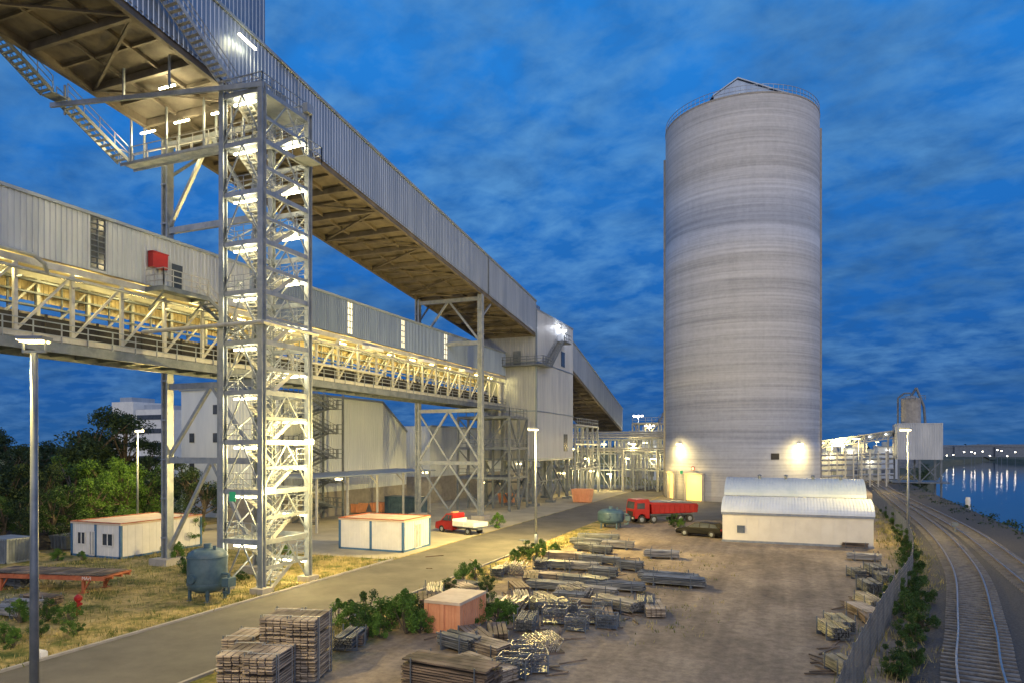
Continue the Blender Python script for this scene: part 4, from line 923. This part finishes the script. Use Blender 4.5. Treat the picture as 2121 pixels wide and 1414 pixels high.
bl=[(730,1305,1.5),(760,1290,1.8),(800,1300,1.9),(840,1312,1.9),(855,1290,1.5),(785,1320,1.3),(700,1290,1.1),(750,1315,1.5),(870,1310,1.3),(820,1285,1.5),(930,1230,1.3),(960,1215,1.5),(985,1200,1.4),(1010,1225,1.2),(985,1290,1.4),(1030,1290,1.5),(1010,1275,1.3),(1050,1285,1.2),(1065,1165,1.2),(1095,1150,1.4),(1125,1150,1.5),(1150,1150,1.2),(1080,1150,1.),(1110,1160,1.3),(1030,1092,1.8),(1395,1090,1.6),(1410,1092,1.2),
 (40,1290,1.1),(100,1285,1.3),(140,1290,1.2),(30,1340,.8),(80,1320,1.),(150,1315,.9),(370,1165,1.5),(390,1190,1.6),(350,1150,1.2),(590,1165,1.3),(500,1200,.8),(120,1160,1.0),(170,1160,.8),(410,1215,1.3),(10,1330,1.1),
 (1860,1250,1.7),(1880,1280,1.6),(1885,1230,1.8),(1880,1320,1.4),(1870,1370,1.2),(1850,1400,1.1),(1890,1190,1.8),(1880,1170,1.7),(1885,1150,1.6),(1875,1130,1.6),(1865,1110,1.6),(1855,1090,1.7),(1840,1072,1.7),(1910,1300,1.3),(1900,1250,1.5),(1870,1410,1.0),(1875,1200,1.4),(1895,1330,1.1),(1895,1380,1.0),(1900,1215,1.4),(1893,1270,1.5)]
for i,(u,v,s) in enumerate(bl):
    x,y=S(u,v); k=i%3; scl=(s*R.uniform(.9,1.3),s*R.uniform(.9,1.3),s*R.uniform(.8,1.1))
    lab='leafy bush overgrowing the wire fence' if u>1790 else None
    if u>1790: k=1
    if k not in usedb and u<1100: usedb.add(k); o=bps[k]; o.location=(x,y,0); o.scale=scl; o.rotation_euler=(0,0,R.uniform(0,6))
    else: dup(bps[k],(x,y,0),R.uniform(0,6),scl,lab)
mb=MB(); rr=random.Random(4)
def tuft(x,y,n,h,sp):
    for _ in range(n):
        px=x+rr.gauss(0,sp);py=y+rr.gauss(0,sp);a=rr.uniform(0,6.28);w=.018+.012*rr.random();hh=h*rr.uniform(.4,1.2);lx=rr.gauss(0,.3)*hh;ly=rr.gauss(0,.3)*hh
        mb.add([(px-w*math.cos(a),py-w*math.sin(a),0),(px+w*math.cos(a),py+w*math.sin(a),0),(px+lx,py+ly,hh)],[(0,1,2)])
for _ in range(1100): tuft(rr.uniform(-52,-29.4),rr.uniform(18,47),9,.30,.4)
for _ in range(300): tuft(rr.uniform(-21.0,-18.2),rr.uniform(14,70),10,.3,.3)
for _ in range(160): tuft(rr.uniform(-29.9,-29.3),rr.uniform(18,48),8,.25,.15)
for _ in range(120): tuft(rr.uniform(-18,-3),rr.uniform(30,60),8,.22,.3)
for _ in range(400):
    y=rr.uniform(22,120); xf=1.4+(y-22)*.21 if y<53 else 7.9+(y-53)*.09; tuft(xf+rr.uniform(-1.4,2.0),y,10,.45,.3)
o=bpy.data.objects.new('grass',mkmesh('grass',mb,m_straw)); COL.objects.link(o); o['kind']='stuff'; o['label']='dry straw coloured grass along the road and fence'; o['category']='grass'
mb=MB(); rr2=random.Random(8)
for _ in range(420): 
    y=rr2.uniform(60,420); n_=28 if y<155 else 28+(y-155)*.17; leaves(mb,(n_-rr2.uniform(2,7),y,-.2),rr2.uniform(.5,1.1),28,.22,rr2,.7)
o=bpy.data.objects.new('bank_scrub',mkmesh('bank_scrub',mb,m_leafd)); COL.objects.link(o); o['kind']='stuff'; o['label']='dark scrub covering the river bank'; o['category']='scrub'

# ================= fence =================
FP=spline([(-.2,12),(1.4,22.3),(2.9,30),(5.3,41),(8.0,53),(10.4,71),(11.8,95),(13.2,125)],10)
fe=thing('wire_mesh_fence','grey welded wire mesh fence curving along the railway','fence',(FP[0][0],FP[0][1],0))
mb=MB(); Q=resample(FP,.11)
for q in Q: mb.beam((q[0],q[1],.05),(q[0],q[1],2.0),.009)
Q2=resample(FP,.5)
for a,b in zip(Q2,Q2[1:]):
    for z in (.1,.35,.6,.85,1.1,1.35,1.6,1.85,2.0): mb.beam((a[0],a[1],z),(b[0],b[1],z),.015)
part('wire_mesh',mb,m_fence,fe)
for q in resample(FP,2.5): mb=MB(); mb.beam((q[0],q[1],0),(q[0],q[1],2.12),.07); part('post',mb,m_fence,fe)
f2=thing('wire_mesh_fence','dark wire fence in front of the tree belt','fence',(*B(60,66),0)); mb=MB(); a=Vector(B(-80,60));b=Vector(B(150,74)); L=(b-a).length
for i in range(int(L/2.5)+1): p=a+(b-a)*(i*2.5/L); mb.beam((*p,0),(*p,2.6),.08)
for i in range(int(L/.2)): p=a+(b-a)*(i*.2/L); mb.beam((*p,0),(*p,2.5),.015)
for z in (.3,.9,1.5,2.1,2.5): mb.beam((*a,z),(*b,z),.03)
part('wire_mesh',mb,m_steeld,f2)

# ================= scaffold stacks =================
GRP='stacks of scaffolding parts in the storage yard'
def pipes(seed,L,nx,nz,r,mat,label,jit=.1):
    rr=random.Random(seed); t=thing('scaffold_tube_stack',label,'scaffolding stack',local=True,group=GRP); mb=MB()
    for k in range(nz):
        for i in range(nx):
            if k==nz-1 and rr.random()<.3: continue
            x=(i-nx/2+.5+(k%2)*.3)*r*2.6; z=.16+r+k*r*2.1; d=rr.uniform(-jit,jit); mb.tube((x+rr.uniform(-.012,.012),-L/2+d,z),(x,L/2+d,z),r,8)
    part('tubes',mb,mat,t); w=nx*r*2.6/2+.1; mb=MB()
    for y in (-L*.3,L*.3):
        mb.box(-w,w,y-.06,y+.06,0,.15)
        for x in (-w,w): mb.beam((x,y,.05),(x,y,.35+nz*r*2.1),.05)
    part('cradle',mb,m_steeld,t); return t
def planks(seed,L,W,nz,mat,label,th=.06,strap=False,pw=.3,gap=.018):
    rr=random.Random(seed); t=thing('plank_stack',label,'plank stack',local=True,group=GRP); mb=MB(); z=.12; n=max(2,int(W/pw))
    for k in range(nz):
        if k and k%8==0: z+=.08
        for i in range(n):
            x=-W/2+i*W/n; d=rr.uniform(-.05,.05); mb.box(x+.02,x+W/n-.02,-L/2+d,L/2+d,z,z+th-gap)
        z+=th
    part('planks',mb,mat,t); mb=MB()
    for y in (-L*.35,0,L*.35): mb.box(-W/2,W/2,y-.05,y+.05,0,.12); 
    for y in (-L*.38,L*.38):
        for x in (-W/2-.03,W/2+.03): mb.beam((x,y,0),(x,y,z+.05),.04)
    part('bearer',mb,m_steeld,t)
    if strap:
        mb=MB()
        for y in (-L*.28,L*.28): mb.box(-W/2-.02,-W/2-.005,y-.02,y+.02,.1,z+.02); mb.box(W/2+.005,W/2+.02,y-.02,y+.02,.1,z+.02); mb.box(-W/2-.02,W/2+.02,y-.02,y+.02,z,z+.015)
        part('strap',mb,m_steelw,t)
    return t
def crate(seed,label):
    rr=random.Random(seed); t=thing('mesh_crate',label,'crate',local=True,group=GRP); mb=MB(); a,b,h=.6,.42,.85
    for x in (-a,a):
        for y in (-b,b): mb.beam((x,y,0),(x,y,h),.05)
    for z in (.12,.3,.5,.68,h):
        for y in (-b,b): mb.beam((-a,y,z),(a,y,z),.02 if z<h else .045)
        for x in (-a,a): mb.beam((x,-b,z),(x,b,z),.02 if z<h else .045)
    for i in range(1,10):
        x=-a+2*a*i/10
        for y in (-b,b): mb.beam((x,y,.1),(x,y,h),.014)
    mb.box(-a,a,-b,b,.1,.13); part('crate_frame',mb,m_steeld,t); mb=MB()
    for _ in range(45):
        p=Vector((rr.uniform(-a,a)*.85,rr.uniform(-b,b)*.85,rr.uniform(.2,.75))); v=Vector((rr.gauss(0,1),rr.gauss(0,1),rr.gauss(0,.3))).normalized()*.2; mb.tube(p-v,p+v,.03,5)
    part('contents',mb,m_pipe,t); return t
def frames(seed,label):
    rr=random.Random(seed); t=thing('scaffold_frame_pile',label,'scaffolding pile',local=True,group=GRP); mb=MB()
    for i in range(14):
        x=-.9+i*.13; ln=rr.uniform(.25,.4); z=.1
        A=Vector((x,-.9+rr.uniform(-.06,.06),z)); Bv=Vector((x+rr.uniform(-.04,.04),.9,z)); U=Vector((ln,0,rr.uniform(.5,.7)))
        for p,q in ((A,A+U),(Bv,Bv+U),(A+U,Bv+U),(A+U*.5,Bv+U*.5),(A+U*.1,Bv+U),): mb.tube(p,q,.026,6)
    for i in range(5): a=Vector((rr.uniform(-1,1),rr.uniform(-1.2,1.2),rr.uniform(.1,.3))); v=Vector((rr.gauss(0,1),rr.gauss(0,1),0)).normalized()*.9; mb.tube(a-v,a+v,.03,6)
    part('frames',mb,m_pipel,t); mb=MB(); mb.box(-1.1,1.1,-1,1,0,.1); part('pallet',mb,m_woodd,t); return t
PR={'p4':pipes(1,3.9,9,5,.045,m_pipe,'bundle of long grey scaffold tubes in a cradle'),
'p3':pipes(2,2.8,9,6,.042,m_pipel,'bundle of bright scaffold tubes on bearers'),
'p2':pipes(3,2.0,8,6,.045,m_pipe,'short dark scaffold tubes stacked in a cradle'),
'k3':planks(4,3.0,1.2,6,m_wood,'stack of weathered scaffold planks',.09,False,.3,.035),
'k2':planks(5,2.4,1.0,5,m_woodd,'stack of dark scaffold planks',.09,False,.25,.035),
'c':crate(6,'wire mesh crate full of scaffold couplings'),
'f':frames(7,'leaning pile of scaffold frames')}
PR['t']=planks(8,1.9,1.15,22,m_wood,'tall strapped stack of scaffold boards',.10,True,.23,.04)
PR['t2']=planks(9,1.9,1.15,14,m_wood,'lower strapped stack of scaffold boards',.10,True,.23,.04)
PR['b']=planks(10,3.6,1.3,9,m_woodd,'wide stack of dark brown timber boards',.10,False,.3,.035)
seen=set()
H90=math.pi/2
pl=[('p4',1240,1118,H90),('p4',1225,1128,H90),('p2',1215,1140,H90),('p2',1245,1145,H90),('p3',1280,1135,H90),('k3',1170,1158,H90),('p2',1160,1178,H90),('p2',1225,1165,H90),('p2',1262,1168,H90),('p3',1205,1180,H90),
('p2',1250,1195,H90),('p2',1120,1175,.2),('f',1060,1185,.3),('p2',1035,1190,.1),('k3',1130,1200,H90),('p4',1150,1222,H90),('p2',1190,1212,H90),('k2',1100,1205,.4),('p4',1275,1222,H90),('p3',1235,1235,H90),('p4',1395,1212,H90),('p4',1385,1204,H90),('p3',1370,1155,H90),('k3',1352,1268,.25),('p2',1335,1262,.1),
('p3',1275,1262,1.0),('k2',1215,1262,H90),('p2',965,1222,1.2),('k3',955,1228,.9),('k2',885,1250,.6),('p3',900,1235,.5),('p3',1080,1250,.5),('p2',1105,1262,.7),('f',1060,1262,.2),('c',1150,1290,.2),('c',1195,1305,.1),('c',1225,1290,0),('c',1258,1300,.05),('c',1248,1270,.1),('k2',1250,1282,.3),('c',1175,1275,.1),('p2',1090,1300,.2),('f',1115,1345,.6),('c',1105,1390,.3),('c',1065,1400,.1),('k2',985,1330,.8),('k3',1000,1350,1.2),('k2',1030,1320,.4),('p2',950,1345,1.3),('k2',740,1325,.5),('p2',725,1338,.3),
('k2',1075,1225,.5),('p2',1180,1248,H90),('c',1130,1270,.4),('p2',1305,1180,H90),('f',1185,1235,.8),('c',1085,1365,.2),('p2',1230,1215,1.2),('p3',1130,1250,.9),('p3',1010,1250,1.1),('p2',1160,1265,.6),
('b',935,1425,H90-.1),('k3',1000,1400,1.2),
('p3',1790,1160,H90),('k2',1770,1133,H90),('p2',1773,1195,.3),('p2',1812,1190,.2),('p3',1800,1255,.2),('k3',1790,1275,.4),('p2',1725,1318,.3),('p2',1738,1305,.3),('p2',1800,1225,.2),('k2',1805,1290,.1),('p2',1745,1395,.35),('p2',1830,1205,.2),
('p3',50,1262,H90+.2),('p3',20,1275,H90),('k2',85,1250,H90),('p3',640,1085,H90),('p2',35,1215,H90)]
for k,u,v,rz in pl:
    x,y=S(u,v); rz+=R.uniform(-.1,.1); sz=R.uniform(.82,1.02)
    if k not in seen: seen.add(k); o=PR[k]; o.location=(x,y,0); o.rotation_euler=(0,0,rz)
    else: dup(PR[k],(x,y,0),rz,(sz,sz,sz))
for k,u,D in (('t',588,27),('t',642,26.8),('t2',512,27.3),('t2',505,25.3),('t2',560,25.0)):
    x,y=B(u,D)
    if k not in seen: seen.add(k); o=PR[k]; o.location=(x,y,0); o.rotation_euler=(0,0,.28)
    else: dup(PR[k],(x,y,0),.28+R.uniform(-.05,.05))
mb=MB()
rr=random.Random(12)
for i in range(130):
    u=rr.uniform(860,1330);v=rr.uniform(1150,1400) 
    if u>1200 and v>1310: continue
    x,y=S(u,v); a=rr.uniform(0,3.14); L=rr.uniform(.4,1.6); mb.beam((x-L/2*math.cos(a),y-L/2*math.sin(a),.04),(x+L/2*math.cos(a),y+L/2*math.sin(a),.05+rr.random()*.05),rr.uniform(.05,.12),.05)
for i in range(40):
    u=rr.uniform(1690,1830);v=1130+(1830-u)*1.6+rr.uniform(-20,60); x,y=S(u,min(v,1412)); a=rr.uniform(0,3.14); L=rr.uniform(.4,1.6); mb.beam((x-L/2*math.cos(a),y-L/2*math.sin(a),.04),(x+L/2*math.cos(a),y+L/2*math.sin(a),.09),rr.uniform(.05,.12),.05)
o=bpy.data.objects.new('scattered_debris',mkmesh('scattered_debris',mb,m_woodd)); COL.objects.link(o); o['kind']='stuff'; o['label']='loose boards and offcuts scattered on the dirt'; o['category']='debris'

# ================= right background =================
x,y=B(1901,168); dk=thing('dock_loading_plant','white dockside loading plant on legs with small steel silo','loading plant',(x,y,0))
mb=MB(); mb.corr((x-4.8,y-3),(x+4.8,y-3),6.2,14.6,(0,-1),.5,.05); mb.corr((x+4.8,y-3),(x+4.8,y+5),6.2,14.6,(1,0),.5,.05); mb.corr((x-4.8,y-3),(x-4.8,y+5),6.2,14.6,(-1,0),.5,.05); mb.box(x-4.8,x+4.8,y-3,y+5,14.5,14.8); mb.box(x-4.8,x+4.8,y-3,y+5,6,6.2); part('housing',mb,m_cladl,dk)
mb=MB()
for a in (-4.5,0,4.5):
    for b in (-2.6,4.6): mb.beam((x+a,y+b,-3.5),(x+a,y+b,6),.4)
for a,b in ((-4.5,0),(0,4.5)): mb.beam((x+a,y-2.6,.5),(x+b,y-2.6,5.6),.2); mb.beam((x+b,y-2.6,.5),(x+a,y-2.6,5.6),.2)
mb.box(x-6,x+6,y-4,y+6,.3,.6); part('legs',mb,m_steeld,dk)
mb=MB(); mb.lathe((x-1.5,y,0),[(2.2,14.8),(2.2,20.6),(2.1,20.9),(.6,21.6)],20); part('silo_tank',mb,m_conc,dk,smooth=False)
mb=MB(); mb.path([(x-4.3,y,14.8),(x-4.3,y,21.2),(x-3,y,22.3),(x-1.5,y,22.3)],.22); mb.path([(x-1.5,y,21.5),(x-.3,y,23.6),(x+1.3,y,19),(x+1.6,y,14.8)],.3); mb.rail([(x-4,y-2.4,20.4),(x+1.2,y-2.4,20.4)],1.1,.1,1.); part('ducts',mb,m_steeld,dk)
x2,y2=B(1690,185); cv=thing('distant_conveyor_bridge','distant white conveyor bridge running to the dock plant','conveyor bridge',(x2,y2,0)); mb=MB()
a=Vector((x2,y2,9.5)); b=Vector((x-5,y+1,12.2)); 
for dz in (-.9,.9): mb.beam(a+Vector((0,0,dz)),b+Vector((0,0,dz)),.35,.3)
for i in range(14):
    p=a+(b-a)*(i/14);q=a+(b-a)*((i+1)/14); mb.beam(p-Vector((0,0,.9)),q+Vector((0,0,.9)),.16)
    if i%4==1: mb.beam((p.x,p.y,0),(p.x,p.y,p.z),.4)
part('truss',mb,m_steelw,cv); mb=MB(); mb.beam(a+Vector((0,1,.1)),b+Vector((0,1,.1)),1.4,1.2); part('cover',mb,m_roof,cv)
for i in range(5):
    p=a+(b-a)*((i+.5)/5); mb=MB(); mb.box(p.x-.2,p.x+.2,p.y-.5,p.y-.1,p.z+.2,p.z+.4); part('lamp',mb,m_far,cv)
bg=[(1718,190,8,7.5,m_cladl),(1760,200,6,8.6,m_cladl),(1800,185,5,6,m_cladl),(1835,195,5,9,m_cladw),(1745,230,14,10,m_cladl),(1815,240,10,8,m_roof),(1338,200,8,13.5,m_cladl),(1365,190,5,9.5,m_cladw),(1310,210,8,11,m_cladl),(1780,260,18,7,m_steeld),(1850,300,20,8,m_steeld)]
for u,D,w,h,mt in bg:
    x,y=B(u,D); t=thing('distant_building','pale industrial building in the distant plant','building',(x,y,0),group='distant plant buildings'); mb=MB(); mb.box(x-w/2,x+w/2,y-4,y+4,0,h); part('wall',mb,mt,t); mb=MB(); mb.box(x-w/2-.2,x+w/2+.2,y-4.2,y+4.2,h,h+.3); mb.box(x-1,x+.5,y-1,y+1,h+.3,h+1.5); part('roof',mb,m_roof,t)
    for i in range(2): mb=MB(); mb.box(x-w/2+.6+i*w/2,x-w/2+1.8+i*w/2,y-4.1,y-4.02,1,3.2); part('door',mb,m_steeld,t)
    mb=MB(); mb.box(x-.3,x+.3,y-4.5,y-4.1,h-1,h-.7); part('wall_lamp',mb,m_far,t); 
    if R.random()<.6: glow(t,(x,y-6,h-1.2),350,(1,.85,.55),.3)
mb=MB(); rr=random.Random(77)
for i in range(5):
    a=B(1695,150+i*5); b=B(1850,158+i*5); mb.tube((*a,2.5+i*1.1),(*b,2.8+i*1.1),.22)
for i in range(9):
    p=B(1700+i*17,152); mb.beam((*p,0),(*p,8),.3); q=B(1700+i*17,172); mb.beam((*q,0),(*q,8),.3); mb.beam((*p,7),(*q,7),.25)
solo('pipe_bridge',mb,m_steelw,'row of white pipes on trestles beside the silo','pipe bridge',origin=(*B(1770,160),0))
for u,D,h in ((1322,175,16.8),(1345,185,14.6)):
    x,y=B(u,D); t=thing('light_mast','tall mast with floodlights above the plant','light mast',(x,y,0),group='floodlight masts'); mb=MB(); mb.tube((x,y,0),(x,y,h),.2,8,.12); mb.beam((x-1.2,y,h),(x+1.2,y,h),.12); part('mast',mb,m_steel,t)
    for a in (-1,0,1): mb=MB(); mb.box(x+a-.3,x+a+.3,y-.2,y+.05,h,h+.35); part('floodlight',mb,m_far,t)
    glow(t,(x,y-.6,h),1500,(1,.97,.9),.3)
x,y=B(1352,230); cr=thing('harbour_crane','dark lattice crane jib beyond the plant','crane',(x,y,0)); mb=MB(); mb.beam((x,y,0),(x,y,15),1.2); mb.beam((x,y,14),(x+4,y,21),.5); mb.beam((x+1.2,y,14),(x+4,y,21),.3); mb.beam((x-2,y,16),(x+4,y,21),.15); mb.box(x-2,x+1.5,y-1.5,y+1.5,12,15); part('jib',mb,m_steeld,cr)
fb=[(1975,620,70,11),(2030,600,90,9.5),(2090,590,90,11.5),(2150,580,70,10.5),(1950,700,60,9)]
for u,D,w,h in fb:
    x,y=B(u,D+40); t=thing('far_bank_warehouse','low dark warehouse on the far river bank','warehouse',(x,y,0),group='far bank warehouses'); mb=MB(); mb.box(x-w/2,x+w/2,y-10,y+10,0,h*.85); part('wall',mb,m_steeld,t); mb=MB(); mb.prism([(x-w/2-.5,h*.85),(x+w/2+.5,h*.85),(x+w*.3,h),(x-w*.3,h)],y-10.5,y+10.5); part('roof',mb,m_steeld,t)
mfr=M('quay_lamp_glow',(1,.95,.85),emis=(1,.88,.65),es=26)
for i in range(14):
    x,y=B(1952+i*14+R.uniform(-6,6),500-i*5); hgt=R.uniform(1.5,7)
    t=thing('quay_lamp','small bright lamp on the far quay','lamp',(x,y,0),group='lamps along the far quay'); mb=MB(); mb.tube((x,y,-3.2),(x,y,hgt),.12,6); part('pole',mb,m_steeld,t); mb=MB(); mb.box(x-.3,x+.3,y-.3,y+.3,hgt,hgt+.4); part('lamp_head',mb,mfr,t)
x,y=B(2005,112); mb=MB(); mb.tube((x,y,-4),(x,y,.2),.35,12); mb.tube((x,y,.2),(x,y,.8),.4,12,.3); solo('mooring_post',mb,m_white,'white mooring post standing in the river','mooring post')
mb=MB(); rr=random.Random(31)
for i in range(260):
    u=rr.uniform(-400,2600); D=rr.uniform(750,1000); x,y=B(u,D)
    leaves(mb,(x,y,rr.uniform(1,7)),rr.uniform(6,14),36,3.,rr,.55)
o=bpy.data.objects.new('distant_woodland',mkmesh('distant_woodland',mb,m_leafd)); COL.objects.link(o); o['kind']='stuff'; o['label']='dark distant woodland along the horizon'; o['category']='woodland'

# ================= world =================
w=bpy.data.worlds.new('World'); sc.world=w; w.use_nodes=True; nt=w.node_tree; N=nt.nodes.new; L=nt.links.new
bgn=nt.nodes['Background']; tc=N('ShaderNodeTexCoord'); sep=N('ShaderNodeSeparateXYZ'); L(tc.outputs['Generated'],sep.inputs[0])
def mt(op,a,b=None,cl=False):
    q=N('ShaderNodeMath'); q.operation=op; q.use_clamp=cl
    for i,k in enumerate((a,b)):
        if k is None: continue
        if isinstance(k,(int,float)): q.inputs[i].default_value=k
        else: L(k,q.inputs[i])
    return q.outputs[0]
def rp(x,c):
    r=N('ShaderNodeValToRGB'); e=r.color_ramp.elements; e[0].position=c[0][0]; e[1].position=c[-1][0]
    def cc(v): return (v,v,v,1) if isinstance(v,(int,float)) else (*v,1)
    e[0].color=cc(c[0][1]); e[1].color=cc(c[-1][1])
    for p,q in c[1:-1]: k=e.new(p); k.color=cc(q)
    L(x,r.inputs[0]); return r.outputs[0]
def mxc(f,a,b,bt='MIX'):
    q=N('ShaderNodeMixRGB'); q.blend_type=bt
    if isinstance(f,(int,float)): q.inputs[0].default_value=f
    else: L(f,q.inputs[0])
    L(a,q.inputs[1]); L(b,q.inputs[2]); return q.outputs[0]
z=mt('MAXIMUM',sep.outputs[2],0.); dn=mt('ADD',z,.24); cxn=N('ShaderNodeCombineXYZ'); L(mt('DIVIDE',sep.outputs[0],dn),cxn.inputs[0]); L(mt('DIVIDE',sep.outputs[1],dn),cxn.inputs[1])
def cn_(scale,det,rough,off,st=(1,1,1),dist=0):
    mp=N('ShaderNodeMapping'); mp.inputs['Location'].default_value=off; mp.inputs['Scale'].default_value=st; mp.inputs['Rotation'].default_value=(0,0,.5); L(cxn.outputs[0],mp.inputs[0]); n=N('ShaderNodeTexNoise'); n.inputs['Scale'].default_value=scale; n.inputs['Detail'].default_value=det; n.inputs['Roughness'].default_value=rough; n.inputs['Distortion'].default_value=dist; L(mp.outputs[0],n.inputs['Vector']); return n.outputs[0]
base=rp(z,[(0,(.02,.105,.31)),(.08,(.013,.10,.36)),(.25,(.015,.145,.50)),(.5,(.02,.215,.68)),(1,(.02,.23,.68))])
c1=cn_(1.5,5,.55,(3,1,0),(1,1,1),.1); c2=cn_(9,7,.58,(9,4,0),(1,1.2,1),.2); c3=cn_(4.0,8,.58,(5,7,0),(1,1.15,1),.25)
clouddark=rp(z,[(0,(.022,.085,.23)),(.4,(.03,.125,.34)),(1,(.035,.15,.40))]); cloudlight=rp(z,[(0,(.07,.19,.43)),(.35,(.11,.33,.68)),(1,(.14,.38,.74))])
dark=mt('MULTIPLY',rp(c3,[(.38,0.),(.62,.85)]),rp(c1,[(.34,.35),(.56,1.)]))
col=mxc(dark,base,clouddark)
l2=mt('ADD',mt('MULTIPLY',c2,.5),mt('MULTIPLY',c3,.5))
light=mt('MULTIPLY',rp(l2,[(.43,0.),(.62,.85)]),rp(c1,[(.38,1.),(.62,.45)]))
col=mxc(light,col,cloudlight)
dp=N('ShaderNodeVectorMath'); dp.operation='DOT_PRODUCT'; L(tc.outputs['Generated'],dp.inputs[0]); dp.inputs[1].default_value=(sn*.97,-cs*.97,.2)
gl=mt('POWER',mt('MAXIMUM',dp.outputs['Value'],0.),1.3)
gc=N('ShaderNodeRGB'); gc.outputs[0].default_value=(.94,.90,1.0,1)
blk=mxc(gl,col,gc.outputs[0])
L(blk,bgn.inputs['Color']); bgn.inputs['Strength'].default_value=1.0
sun=bpy.data.lights.new('sun','SUN'); sun.energy=.45; sun.angle=math.radians(25); sun.color=(1,.92,.88); so=bpy.data.objects.new('sun',sun); COL.objects.link(so)
dv=Vector((-sn*.9-.25,cs*.9,-.38)); so.rotation_euler=dv.to_track_quat('-Z','Y').to_euler()
# ================= camera =================
cam=bpy.data.cameras.new('camera'); cam.lens=24; cam.sensor_width=36; cam.shift_y=218/2121; cam.clip_end=8000; co=bpy.data.objects.new('camera',cam); COL.objects.link(co); co.location=(0,0,9); co.rotation_euler=(math.pi/2,0,TH); sc.camera=co
sc.view_settings.view_transform='Standard'; sc.view_settings.look='None'; sc.view_settings.exposure=0
